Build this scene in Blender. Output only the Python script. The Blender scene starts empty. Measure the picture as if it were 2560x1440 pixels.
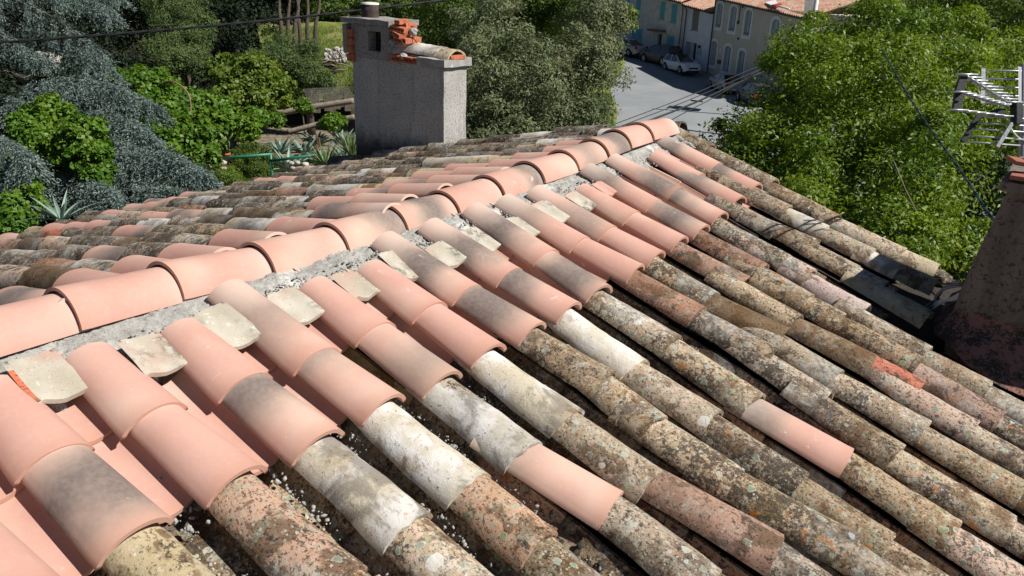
import bpy, bmesh, math, random
import numpy as np
from math import sin, cos, radians, pi
from mathutils import Vector, Matrix, noise
C = bpy.context.scene.collection
S = bpy.context.scene
rng = np.random.default_rng(7)
random.seed(7)

# ------------------------------------------------------------------ camera
F, PIT, ROL, YAW = 1982.6, 0.38644, 0.03573, -0.62873
CAM = np.array([2.4104, -0.5820, 1.0504])
_fw = np.array([sin(YAW)*cos(PIT), cos(YAW)*cos(PIT), -sin(PIT)])
_r0 = np.array([cos(YAW), -sin(YAW), 0.0]); _u0 = np.cross(_r0, _fw)
_r = _r0*cos(ROL)+_u0*sin(ROL); _u = -_r0*sin(ROL)+_u0*cos(ROL)
cd = bpy.data.cameras.new("camera"); cam = bpy.data.objects.new("camera", cd); C.objects.link(cam)
M = Matrix(((_r[0], _u[0], -_fw[0], CAM[0]), (_r[1], _u[1], -_fw[1], CAM[1]), (_r[2], _u[2], -_fw[2], CAM[2]), (0, 0, 0, 1)))
cam.matrix_world = M
cd.sensor_width = 36.0; cd.lens = 36.0*F/2560.0; cd.clip_start = 0.02; cd.clip_end = 2000
S.camera = cam

# ------------------------------------------------------------------ light
SUN = np.array([0.63, 0.25, 0.72]); SUN /= np.linalg.norm(SUN)
w = bpy.data.worlds.new("World"); S.world = w; w.use_nodes = True
nt = w.node_tree; nt.nodes.clear()
sky = nt.nodes.new("ShaderNodeTexSky"); sky.sky_type = 'NISHITA'; sky.sun_disc = False
sky.sun_elevation = math.asin(SUN[2]); sky.sun_rotation = math.atan2(SUN[0], SUN[1])
sky.air_density = 0.55; sky.dust_density = 0.2
bg = nt.nodes.new("ShaderNodeBackground"); bg.inputs['Strength'].default_value = 0.05
wo = nt.nodes.new("ShaderNodeOutputWorld")
nt.links.new(sky.outputs[0], bg.inputs[0]); nt.links.new(bg.outputs[0], wo.inputs[0])
ld = bpy.data.lights.new("sun", 'SUN'); ld.energy = 5.0; ld.angle = radians(0.53); ld.color = (1.0, 0.96, 0.90)
lo = bpy.data.objects.new("sun", ld); C.objects.link(lo)
lo.rotation_euler = Vector(SUN).to_track_quat('Z', 'Y').to_euler(); lo.location = (6, 3, 8)
S.view_settings.view_transform = 'Standard'; S.view_settings.look = 'None'
S.view_settings.exposure = 0.36; S.view_settings.gamma = 1.0
S.cycles.max_bounces = 6; S.cycles.transparent_max_bounces = 4
S.cycles.use_denoising = True

# ------------------------------------------------------------------ layout helpers (metres; ridge line = z 0)
GZ = -7.75
AR, AL = 0.28393, radians(14.0)
def ray(px, py):
    return _fw + (px-1280)/F*_r - (py-720)/F*_u
def P(px, py, dep):                       # a point at this forward depth
    return CAM + ray(px, py)*dep
def G(px, py, z=GZ):                      # a point on level ground
    d = ray(px, py); t = (z-CAM[2])/d[2]; return CAM + d*t
def onY(px, py, Y):
    d = ray(px, py); t = (Y-CAM[1])/d[1]; return CAM + d*t
def RT(d, y, h=0.0): return Vector((d*cos(AR)+h*sin(AR), y, -d*sin(AR)+h*cos(AR)))
def LT(d, y, h=0.0): return Vector((-d*cos(AL)-h*sin(AL), y, -d*sin(AL)+h*cos(AL)))

# ------------------------------------------------------------------ object helpers
def tag(o, label=None, cat=None, group=None, kind=None):
    if label: o['label'] = label
    if cat: o['category'] = cat
    if group: o['group'] = group
    if kind: o['kind'] = kind
    return o
def empty(name, loc, label, cat, group=None, rz=0.0):
    o = bpy.data.objects.new(name, None); C.objects.link(o); o.location = tuple(loc); o.rotation_euler = (0, 0, rz)
    o.empty_display_size = 0.2
    return tag(o, label, cat, group)
def link(name, me, mat=None, parent=None, smooth=False):
    if mat is not None:
        me.materials.clear(); me.materials.append(mat)
    if smooth: me.polygons.foreach_set('use_smooth', [True]*len(me.polygons))
    o = bpy.data.objects.new(name, me); C.objects.link(o)
    if parent is not None:
        o.parent = parent
        o.matrix_parent_inverse = parent_world(parent).inverted()
    return o
def parent_world(p):
    m = Matrix.LocRotScale(p.location, p.rotation_euler, p.scale)
    if p.parent is not None: m = parent_world(p.parent) @ p.matrix_parent_inverse @ m
    return m
class MB:
    """collects world-space shapes into one mesh"""
    def __init__(s): s.v = []; s.f = []
    def add(s, vs, fs):
        n = len(s.v); s.v += [tuple(float(c) for c in v) for v in vs]; s.f += [tuple(i+n for i in f) for f in fs]
    def hexa(s, b, t):                    # bottom 4, top 4 (ccw)
        s.add(list(b)+list(t), [(3, 2, 1, 0), (4, 5, 6, 7), (0, 1, 5, 4), (1, 2, 6, 5), (2, 3, 7, 6), (3, 0, 4, 7)])
    def box(s, c, h, ax=None):            # centre, half sizes, axes
        c = np.array(c, float); ax = np.eye(3) if ax is None else np.array(ax, float)
        q = lambda i, j, k: c+ax[0]*h[0]*i+ax[1]*h[1]*j+ax[2]*h[2]*k
        s.hexa([q(-1, -1, -1), q(1, -1, -1), q(1, 1, -1), q(-1, 1, -1)], [q(-1, -1, 1), q(1, -1, 1), q(1, 1, 1), q(-1, 1, 1)])
    def tube(s, pts, r, n=8, cap=True):
        pts = [np.array(p, float) for p in pts]; rs = r if hasattr(r, '__len__') else [r]*len(pts)
        rings = []; prev = None
        for i, p in enumerate(pts):
            d = pts[min(i+1, len(pts)-1)]-pts[max(i-1, 0)]; d = d/(np.linalg.norm(d)+1e-9)
            a = np.cross(d, [0, 0, 1.0]) if prev is None else prev-d*np.dot(prev, d)
            if np.linalg.norm(a) < 1e-4: a = np.cross(d, [1.0, 0, 0])
            a = a/np.linalg.norm(a); b = np.cross(d, a); prev = a
            rings.append([p+(a*cos(2*pi*k/n)+b*sin(2*pi*k/n))*rs[i] for k in range(n)])
        vs = [v for R_ in rings for v in R_]; fs = []
        for i in range(len(pts)-1):
            for k in range(n):
                k2 = (k+1) % n; fs.append((i*n+k, i*n+k2, (i+1)*n+k2, (i+1)*n+k))
        if cap: fs += [tuple(range(n))[::-1], tuple((len(pts)-1)*n+k for k in range(n))]
        s.add(vs, fs)
    def prism(s, poly, e):                # polygon points, extrusion vector
        n = len(poly); e = np.array(e, float); poly = [np.array(p, float) for p in poly]
        s.add(poly+[p+e for p in poly], [tuple(range(n))[::-1], tuple(range(n, 2*n))]+[(i, (i+1) % n, n+(i+1) % n, n+i) for i in range(n)])
    def build(s, name, mat, parent=None, smooth=False, bevel=0.0):
        me = bpy.data.meshes.new(name); me.from_pydata(s.v, [], s.f); me.update()
        bm = bmesh.new(); bm.from_mesh(me); bmesh.ops.recalc_face_normals(bm, faces=bm.faces); bm.to_mesh(me); bm.free()
        o = link(name, me, mat, parent, smooth)
        if bevel:
            b = o.modifiers.new("bevel", 'BEVEL'); b.width = bevel; b.segments = 2; b.limit_method = 'ANGLE'
        return o
def fast_mesh(name, V, Fq):
    me = bpy.data.meshes.new(name); n = len(V); m = len(Fq); k = Fq.shape[1]
    me.vertices.add(n); me.vertices.foreach_set('co', np.ascontiguousarray(V, dtype=np.float32).ravel())
    me.loops.add(m*k); me.loops.foreach_set('vertex_index', np.ascontiguousarray(Fq, dtype=np.int32).ravel())
    me.polygons.add(m); me.polygons.foreach_set('loop_start', np.arange(m, dtype=np.int32)*k)
    me.polygons.foreach_set('loop_total', np.full(m, k, dtype=np.int32))
    me.update(calc_edges=True); return me

# ------------------------------------------------------------------ materials
class NM:
    def __init__(s, name):
        s.m = bpy.data.materials.new(name); s.m.use_nodes = True; s.t = s.m.node_tree; s.t.nodes.clear()
        s.out = s.n("ShaderNodeOutputMaterial"); s.b = s.n("ShaderNodeBsdfPrincipled"); s.l(s.b.outputs[0], s.out.inputs[0])
        s.tc = s.n("ShaderNodeTexCoord"); s.vec = s.tc.outputs['Object']
    def n(s, t): return s.t.nodes.new(t)
    def l(s, a, b): s.t.links.new(a, b)
    def set(s, sock, v):
        if hasattr(v, 'is_output') or isinstance(v, bpy.types.NodeSocket): s.l(v, sock)
        elif isinstance(v, (tuple, list)) and len(v) == 3 and sock.type == 'RGBA': sock.default_value = (*v, 1)
        else: sock.default_value = v
    def rnd(s):                           # per-object shift of the pattern
        oi = s.n("ShaderNodeObjectInfo"); mu = s.n("ShaderNodeVectorMath"); mu.operation = 'MULTIPLY_ADD'
        cx = s.n("ShaderNodeCombineXYZ")
        for i in range(3): s.l(oi.outputs['Random'], cx.inputs[i])
        s.l(cx.outputs[0], mu.inputs[0]); mu.inputs[1].default_value = (37, 91, 53); s.l(s.tc.outputs['Object'], mu.inputs[2])
        s.vec = mu.outputs[0]; s.rand = oi.outputs['Random']; return s
    def noise(s, sc, det=4, ro=.55, vec=None, dist=0.0):
        x = s.n("ShaderNodeTexNoise"); s.l(vec or s.vec, x.inputs['Vector']); x.inputs['Scale'].default_value = sc
        x.inputs['Detail'].default_value = det; x.inputs['Roughness'].default_value = ro; x.inputs['Distortion'].default_value = dist
        return x.outputs['Fac']
    def vor(s, sc, feat='F1', vec=None):
        x = s.n("ShaderNodeTexVoronoi"); x.feature = feat; s.l(vec or s.vec, x.inputs['Vector']); x.inputs['Scale'].default_value = sc
        return x
    def th(s, v, lo, hi):                 # smooth threshold
        x = s.n("ShaderNodeMapRange"); x.interpolation_type = 'SMOOTHSTEP'; s.set(x.inputs['Value'], v)
        s.set(x.inputs['From Min'], lo); s.set(x.inputs['From Max'], hi); return x.outputs[0]
    def ma(s, op, a, b=0.0, c=0.0, clamp=False):
        x = s.n("ShaderNodeMath"); x.operation = op; x.use_clamp = clamp
        s.set(x.inputs[0], a); s.set(x.inputs[1], b); s.set(x.inputs[2], c); return x.outputs[0]
    def mix(s, f, a, b):
        x = s.n("ShaderNodeMix"); x.data_type = 'RGBA'; s.set(x.inputs[0], f); s.set(x.inputs[6], a); s.set(x.inputs[7], b); return x.outputs[2]
    def hsv(s, col, h=.5, sa=1.0, v=1.0):
        x = s.n("ShaderNodeHueSaturation"); s.set(x.inputs['Hue'], h); s.set(x.inputs['Saturation'], sa); s.set(x.inputs['Value'], v); s.set(x.inputs['Color'], col); return x.outputs[0]
    def sep(s, v):
        x = s.n("ShaderNodeSeparateXYZ"); s.l(v, x.inputs[0]); return x.outputs
    def discs(s, sc, rmin, rmax, soft=.02, wob=0.0):  # round lichen discs, radius differs per cell
        vv = s.vec
        if wob:
            nx = s.n("ShaderNodeTexNoise"); s.l(s.vec, nx.inputs['Vector']); nx.inputs['Scale'].default_value = sc*2.2; nx.inputs['Detail'].default_value = 3
            ad = s.n("ShaderNodeVectorMath"); ad.operation = 'MULTIPLY_ADD'; s.l(nx.outputs['Color'], ad.inputs[0]); ad.inputs[1].default_value = (wob,)*3; s.l(s.vec, ad.inputs[2]); vv = ad.outputs[0]
        x = s.vor(sc, vec=vv); cs = s.n("ShaderNodeSeparateColor"); s.l(x.outputs['Color'], cs.inputs[0])
        r = s.ma('MULTIPLY_ADD', cs.outputs[0], rmax-rmin, rmin)
        d = s.ma('SUBTRACT', r, x.outputs['Distance'])
        return s.th(d, 0.0, soft), cs.outputs[1], d
    def fin(s, col, rough=.85, bump=None, bs=.3, bd=.005, spec=.3):
        s.set(s.b.inputs['Base Color'], col); s.set(s.b.inputs['Roughness'], rough); s.b.inputs['Specular IOR Level'].default_value = spec
        if bump is not None:
            bp = s.n("ShaderNodeBump"); bp.inputs['Strength'].default_value = bs; bp.inputs['Distance'].default_value = bd
            s.l(bump, bp.inputs['Height']); s.l(bp.outputs[0], s.b.inputs['Normal'])
        return s.m
def plain(name, col, rough=.6, metal=0.0, spec=.4, var=.12, sc=6.0, bump=.15, bd=.01):
    m = NM(name); n1 = m.noise(sc, 6, .65); n2 = m.noise(sc*9, 3)
    c = m.mix(m.th(n1, .3, .7), tuple(x*(1-var) for x in col), tuple(min(1, x*(1+var)) for x in col))
    c = m.mix(m.ma('MULTIPLY', m.th(n2, .55, .75), .5*var*3), c, tuple(x*.6 for x in col))
    m.b.inputs['Metallic'].default_value = metal
    return m.fin(c, rough, n2, bump, bd, spec)

def new_tile_mat(name, smoke):
    """fresh terracotta, flashed with grey kiln smoke by the given amount"""
    m = NM(name).rnd(); x = m.sep(m.tc.outputs['Object'])
    big = m.noise(4.5, 3, .5); fine = m.noise(60, 5, .6); sp = m.noise(240, 3, .6); mid = m.noise(17, 6, .65)
    sal = m.mix(m.th(big, .3, .7), (.51, .283, .222), (.565, .335, .268))
    sal = m.mix(m.ma('MULTIPLY', m.th(fine, .45, .75), .25), sal, (.63, .405, .32))
    col = sal
    sal = m.mix(m.ma('MULTIPLY', m.th(mid, .50, .64), .38), sal, (.45, .235, .17))
    # pale bloom
    c2 = m.noise(3.1, 2, .4); col = m.mix(m.ma('MULTIPLY', m.th(c2, .50, .72), .55), col, (.62, .475, .37))
    if smoke:
        pos = m.ma('MULTIPLY_ADD', m.ma('FRACT', m.ma('MULTIPLY', m.rand, 7.31)), .34, -.42)
        dx = m.ma('ABSOLUTE', m.ma('SUBTRACT', m.ma('MULTIPLY_ADD', m.noise(7, 2, .4), .20, x[0]), m.ma('ADD', pos, .10)))
        band = m.th(dx, .19, .01)
        halo = m.th(dx, .24, .08)
        col = m.mix(m.ma('MULTIPLY', halo, .5), col, (.47, .375, .29))
        col = m.mix(m.ma('MULTIPLY', band, smoke), col, m.mix(m.th(fine, .35, .65), (.125, .105, .095), (.18, .152, .136)))
    hd = m.th(m.ma('MULTIPLY_ADD', m.noise(9, 3), .12, x[0]), -.20, -.36)
    col = m.mix(m.ma('MULTIPLY', hd, .55), col, (.62, .50, .42))
    tl = m.th(x[0], -.07, .0); col = m.mix(m.ma('MULTIPLY', tl, .45), col, (.50, .265, .185))
    scuff = m.ma('MULTIPLY', m.th(m.noise(24, 8, .75, dist=.6), .60, .68), m.th(m.noise(5, 2), .50, .62))
    col = m.mix(m.ma('MULTIPLY', scuff, .55), col, (.80, .70, .63))
    col = m.mix(m.ma('MULTIPLY', m.th(sp, .64, .72), .5), col, (.34, .20, .15))
    dust = m.discs(38, -.25, .10, .03)[0]
    col = m.mix(m.ma('MULTIPLY', dust, .35), col, (.80, .72, .66))
    h = m.ma('ADD', m.ma('MULTIPLY', fine, .5), sp)
    return m.fin(col, .80, h, .22, .0015, .32)

def old_tile_mat(name, a, b, cream=.45, dark=.5, disc=.5, white=.25, orange=.35, smear=0.0, moss=.3, wcol=(.62, .58, .50)):
    m = NM(name).rnd()
    n1 = m.noise(6, 4, .5); n3 = m.noise(75, 8, .7); n5 = m.noise(190, 4, .7); n2 = m.noise(19, 12, .74, dist=.25); n4 = m.noise(8, 9, .68, dist=.4); n6 = m.noise(45, 9, .72)
    big = m.noise(3.6, 2, .4)
    col = m.mix(m.th(n1, .35, .65), a, b)
    col = m.mix(m.th(n6, .60-.12*cream, .64-.10*cream), col, (.51, .43, .315))
    col = m.mix(m.th(m.noise(28, 9, .72), .64-.12*cream, .67-.12*cream), col, (.54, .39, .29))
    col = m.mix(m.ma('MULTIPLY', m.th(n4, .53-.05*dark, .60-.05*dark), .8), col, (.125, .072, .036))
    film = m.ma('MULTIPLY', m.th(m.noise(11, 8, .7, dist=.5), .50, .62), m.th(n6, .42, .54))
    col = m.mix(m.ma('MULTIPLY', film, .35+.5*max(0, min(1, disc))), col, m.mix(m.th(big, .4, .6), (.33, .335, .255), (.44, .43, .385)))
    v = m.ma('ADD', n2, m.ma('MULTIPLY', m.ma('SUBTRACT', big, .5), .42))
    v = m.ma('ADD', v, m.ma('MULTIPLY', m.ma('SUBTRACT', m.ma('FRACT', m.ma('MULTIPLY', m.rand, 13.7)), .5), .075))
    v = m.ma('ADD', v, m.ma('MULTIPLY', m.ma('SUBTRACT', n3, .5), .75))
    blk = m.th(v, .63-.15*dark, .69-.15*dark)
    col = m.mix(m.ma('MULTIPLY', blk, .90), col, m.mix(m.th(n5, .35, .65), (.026, .021, .017), (.115, .09, .065)))
    col = m.mix(m.ma('MULTIPLY', m.th(m.noise(105, 6, .7), .575-.05*dark, .615-.05*dark), .8), col, (.045, .034, .025))
    wsp = m.ma('MULTIPLY', m.th(m.noise(140, 4, .7), .60, .64), m.th(m.noise(10, 3), .42, .58))
    col = m.mix(m.ma('MULTIPLY', wsp, max(0, .25+.5*disc)), col, (.56, .54, .46))
    if smear:
        sm = m.noise(4.2, 6, .55, dist=.3); sm2 = m.noise(30, 9, .72)
        f = m.th(m.ma('ADD', sm, m.ma('MULTIPLY', m.ma('SUBTRACT', sm2, .5), .22)), .62-.30*smear, .74-.30*smear)
        pale = m.mix(m.th(m.noise(7, 6, .6), .40, .62), (wcol[0], wcol[1]*.93, wcol[2]*.78), (wcol[0]*1.28, wcol[1]*1.28, wcol[2]*1.30))
        pale = m.mix(m.ma('MULTIPLY', m.th(m.noise(5.3, 9, .66, dist=.5), .50, .62), .75), pale, (.17, .15, .125))
        pale = m.mix(m.ma('MULTIPLY', m.th(n6, .58, .64), .6), pale, (.30, .23, .155))
        pale = m.mix(m.ma('MULTIPLY', m.th(n3, .60, .65), .75), pale, (.085, .07, .06))
        col = m.mix(f, col, pale)
    zone = m.th(m.noise(7.5, 3, .5), .58-.22*disc, .66-.14*disc)
    d0, r0, _ = m.discs(80, -.02, .40, .08, .006)
    col = m.mix(m.ma('MULTIPLY', m.ma('MULTIPLY', d0, zone), .8), col, m.mix(r0, (.30, .31, .25), (.60, .57, .47)))
    d1, r1, dd = m.discs(27, -.16, .46, .05, .020)
    gcol = m.mix(m.th(r1, .35, .65), (.25, .285, .215), (.45, .46, .38)); gcol = m.mix(m.th(r1, .80, .86), gcol, (.30, .37, .16))
    gcol = m.mix(m.th(dd, .10, .02), gcol, (.52, .53, .44))
    gcol = m.mix(m.ma('MULTIPLY', m.th(n3, .53, .60), .6), gcol, (.13, .13, .11))
    col = m.mix(m.ma('MULTIPLY', m.ma('MULTIPLY', d1, zone), .9), col, gcol)
    d2, r2, _ = m.discs(12, -.40, .06+.30*white, .05, .030)
    col = m.mix(m.ma('MULTIPLY', d2, .95), col, m.mix(m.th(r2, .3, .7), (.33, .35, .35), (.60, .57, .50)))
    col = m.mix(m.ma('MULTIPLY', m.th(m.noise(4.4, 4), .56, .72), moss*.5), col, (.20, .205, .10))
    o1 = m.ma('MULTIPLY', m.th(m.noise(11, 5, .6), .66-.06*orange, .70-.06*orange), m.th(n3, .44, .52))
    d3 = m.discs(17, -.46, .02+.22*orange, .03, .02)[0]
    col = m.mix(m.ma('MULTIPLY', m.ma('MAXIMUM', o1, d3), .85), col, m.mix(n5, (.42, .12, .02), (.50, .22, .05)))
    h = m.ma('ADD', m.ma('ADD', m.ma('MULTIPLY', n3, 1.1), m.ma('MULTIPLY', d1, .4)), m.ma('MULTIPLY', n5, .6))
    fr = lambda q: m.ma('FRACT', m.ma('MULTIPLY', m.rand, q))
    col = m.mix(m.ma('MULTIPLY', m.ma('MULTIPLY', m.th(m.noise(3.3, 7, .6), .50, .66), fr(31.3)), .55 if not smear and disc > -.8 else 0), col, m.mix(m.th(n6, .42, .55), (.30, .285, .25), (.62, .60, .55)))
    return m.fin(m.hsv(col, .5, m.ma('MULTIPLY_ADD', fr(17.9), .30, .82), m.ma('MULTIPLY_ADD', fr(5.7), .34, .82)), .93, h, .7, .003, .15)

MT = {}
MT['P'] = new_tile_mat('terracotta_new', 0)
MT['G'] = new_tile_mat('terracotta_new_smoked', .88)
MT['S'] = new_tile_mat('terracotta_new_smoked_light', .45)
MT['O'] = old_tile_mat('terracotta_lichen', (.31, .215, .13), (.40, .305, .205), cream=.5, dark=.74, disc=.8, white=.4)
MT['L'] = old_tile_mat('terracotta_lichen_discs', (.36, .255, .155), (.43, .33, .22), cream=.7, dark=.5, disc=1.3, white=.85, orange=.5)
MT['K'] = old_tile_mat('terracotta_pink_crusted', (.52, .32, .22), (.60, .39, .27), cream=.6, dark=.62, disc=.8, white=.6)
MT['D'] = old_tile_mat('terracotta_dark_brown', (.145, .10, .062), (.20, .14, .09), cream=-.3, dark=.30, disc=-.6, white=-.5, orange=-.2, moss=.15)
MT['B'] = old_tile_mat('terracotta_brown_pink', (.27, .155, .105), (.42, .245, .17), cream=.1, dark=.30, disc=-.5, white=-.6, orange=.0, moss=.1)
MT['Q'] = old_tile_mat('terracotta_crust_and_shade', (.21, .15, .10), (.28, .22, .16), cream=.4, dark=.95, disc=.7, white=.4, orange=.2)
MT['W'] = old_tile_mat('terracotta_lime_smeared', (.38, .30, .20), (.46, .37, .26), cream=.3, dark=.3, disc=-.9, white=-.9, orange=-.6, smear=.85, moss=.05, wcol=(.50, .48, .445))
MT['Y'] = old_tile_mat('terracotta_sandy', (.40, .32, .19), (.47, .385, .24), cream=.2, dark=.22, disc=.0, white=-.3, orange=.1, smear=.4, moss=.4, wcol=(.44, .39, .28))
MT['V'] = old_tile_mat('terracotta_pale_mauve', (.46, .35, .31), (.54, .43, .39), cream=-.3, dark=.12, disc=-.9, white=-.9, orange=-.6, smear=.15, moss=0, wcol=(.52, .44, .41))
MT['R'] = old_tile_mat('terracotta_red', (.52, .14, .07), (.60, .19, .10), cream=-.8, dark=.25, disc=-.9, white=-.9, orange=-.6, moss=0)
def fragment_mat():
    m = NM('fragment_cream').rnd(); n1 = m.noise(7, 4, .5); n2 = m.noise(40, 7, .7); n3 = m.noise(150, 4, .7)
    col = m.mix(m.th(n1, .35, .65), (.40, .36, .28), (.50, .46, .385)); col = m.mix(m.th(m.noise(5, 3, .5), .50, .68), col, (.45, .32, .255))
    mk = m.ma('MULTIPLY', m.th(m.noise(6, 4, .6), .50, .66), m.th(n2, .42, .56)); col = m.mix(m.ma('MULTIPLY', mk, .9), col, (.12, .112, .09))
    col = m.mix(m.ma('MULTIPLY', m.th(n3, .60, .66), .7), col, (.20, .16, .11)); col = m.mix(m.ma('MULTIPLY', m.th(n2, .60, .66), .6), col, (.66, .63, .56))
    return m.fin(col, .95, m.ma('ADD', n2, n3), .35, .002, .1)
MT['F'] = fragment_mat()

# ------------------------------------------------------------------ roof tiles
def tile_mesh(name, L=.46, wt=.100, wh=.078, ht=.066, hh=.052, th=.012, arc=78, rough=0.0, seed=0, bead=0.0, nx=16, ny=16, flip=False, chip=0.0):
    """barrel tile, tail (wide end) at x=0, head at x=-L, resting on its long edges (z=0)"""
    rs = np.random.default_rng(seed); off = Vector(rs.uniform(-50, 50, 3)); V = []; Fs = []
    bow = rs.uniform(-.006, .006)*(rough > 0)
    def pt(i, j, inner):
        t = i/nx; a = radians(-arc+2*arc*j/ny); xx = -L*(1-t)
        hw = wh+(wt-wh)*t; hz = hh+(ht-hh)*t
        k = sin(radians(arc)); c0 = cos(radians(arc))
        r = 1.0 - (th/hw if inner else 0)
        y = hw*sin(a)/k*r; z = hz*(cos(a)-c0)/(1-c0)
        if inner: z = z-th*max(.35, cos(a)); 
        if bead and not inner:
            e = min(j, ny-j)
            if e == 1: z += bead*.55; y *= 1.004
            if i == nx: z += bead*.4
        if inner: z = max(z, 0.0) if j not in (0, ny) else 0.0
        if rough:
            p = Vector((xx, y, z))*9+off; n = noise.noise_vector(p)*rough+noise.noise_vector(p*3.5)*rough*.45
            xx2 = xx; e = 0
            if i in (0, nx): xx2 += noise.noise(Vector((y*30, seed*3.1+i, 0)))*rough*1.6-abs(noise.noise(Vector((y*9, seed, i))))*chip*(1 if i == nx else -1)
            y += n.y*.8+bow*(1-(2*t-1)**2); z += n.z*.8; xx = xx2
        return (xx, y, (z if not flip else -z))
    for inner in (0, 1):
        for i in range(nx+1):
            for j in range(ny+1): V.append(pt(i, j, inner))
    o = (nx+1)*(ny+1); q = lambda i, j: i*(ny+1)+j
    for i in range(nx):
        for j in range(ny):
            Fs.append((q(i, j), q(i+1, j), q(i+1, j+1), q(i, j+1))); Fs.append((o+q(i, j), o+q(i, j+1), o+q(i+1, j+1), o+q(i+1, j)))
    for i in range(nx): Fs.append((q(i, 0), o+q(i, 0), o+q(i+1, 0), q(i+1, 0))); Fs.append((q(i, ny), q(i+1, ny), o+q(i+1, ny), o+q(i, ny)))
    for j in range(ny): Fs.append((q(0, j), q(0, j+1), o+q(0, j+1), o+q(0, j))); Fs.append((q(nx, j), o+q(nx, j), o+q(nx, j+1), q(nx, j+1)))
    if flip: Fs = [f[::-1] for f in Fs]
    me = bpy.data.meshes.new(name); me.from_pydata(V, [], Fs); me.update()
    me.polygons.foreach_set('use_smooth', [True]*len(me.polygons))
    sharp = [False]*len(me.edges); vi = {}
    for e in me.edges:
        a, b = e.vertices
        def rim(k):
            k2 = k % o; i, j = divmod(k2, ny+1); return i in (0, nx) or j in (0, ny)
        if rim(a) and rim(b) and (a//o == b//o): sharp[e.index] = True
    at = me.attributes.new('sharp_edge', 'BOOLEAN', 'EDGE'); at.data.foreach_set('value', sharp)
    return me
MESH = {}
def tmesh(kind, var, mat, **kw):
    k = (kind, var, mat)
    if k not in MESH:
        base = dict(cover_new=dict(bead=.0035, ny=20), cover_old=dict(rough=.0038, chip=.008, ht=.070), chan_new=dict(bead=.003, flip=True, wt=.080, wh=.094, ht=.052, hh=.062, L=.46),
                    chan_old=dict(rough=.005, flip=True, wt=.078, wh=.092, ht=.052, hh=.062, chip=.02), ridge=dict(L=.44, wt=.127, wh=.111, ht=.098, hh=.089, th=.011, bead=.0025, ny=24))[kind]
        base.update(kw); me = tile_mesh('%s_tile' % kind.split('_')[0], seed=var*13+ord(mat), **base); me.materials.append(MT[mat]); MESH[k] = me
    return MESH[k]
def frame(side):
    if side == 'R': ex = Vector((cos(AR), 0, -sin(AR))); ey = Vector((0, 1, 0))
    else: ex = Vector((-cos(AL), 0, -sin(AL))); ey = Vector((0, -1, 0))
    return ex, ey, ex.cross(ey)
def put(name, me, side, loc, ang=0.0, tilt=0.0, roll=0.0):
    ex, ey, ez = frame(side)
    m = Matrix((ex, ey, ez)).transposed() @ Matrix.Rotation(ang, 3, 'Z') @ Matrix.Rotation(tilt, 3, 'Y') @ Matrix.Rotation(roll, 3, 'X')
    o = bpy.data.objects.new(name, me); C.objects.link(o)
    o.matrix_world = Matrix.Translation(loc) @ m.to_4x4()
    return o
ORD = ['', 'first', 'second', 'third', 'fourth', 'fifth', 'sixth', 'seventh', 'eighth', 'ninth', 'tenth', 'eleventh', 'twelfth', 'thirteenth', 'fourteenth', 'fifteenth', 'sixteenth', 'seventeenth', 'eighteenth', 'nineteenth', 'twentieth']
LOOK = dict(P='new pink', G='new smoke-greyed', S='new faintly smoked', O='old lichened', L='old disc-spotted', K='old pink crusted', D='dark brown', B='brown-pink', Q='crust-and-shade black',
            W='lime-whitened', Y='sandy', V='pale mauve', R='bright red', F='cream')
def inview(p, mx=230, my=230):
    d = np.array(p)-CAM; z = d@_fw
    if z < .1: return False
    x = 1280+F*(d@_r)/z; y = 720-F*(d@_u)/z
    return -mx < x < 2560+mx and -my < y < 1440+my

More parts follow.
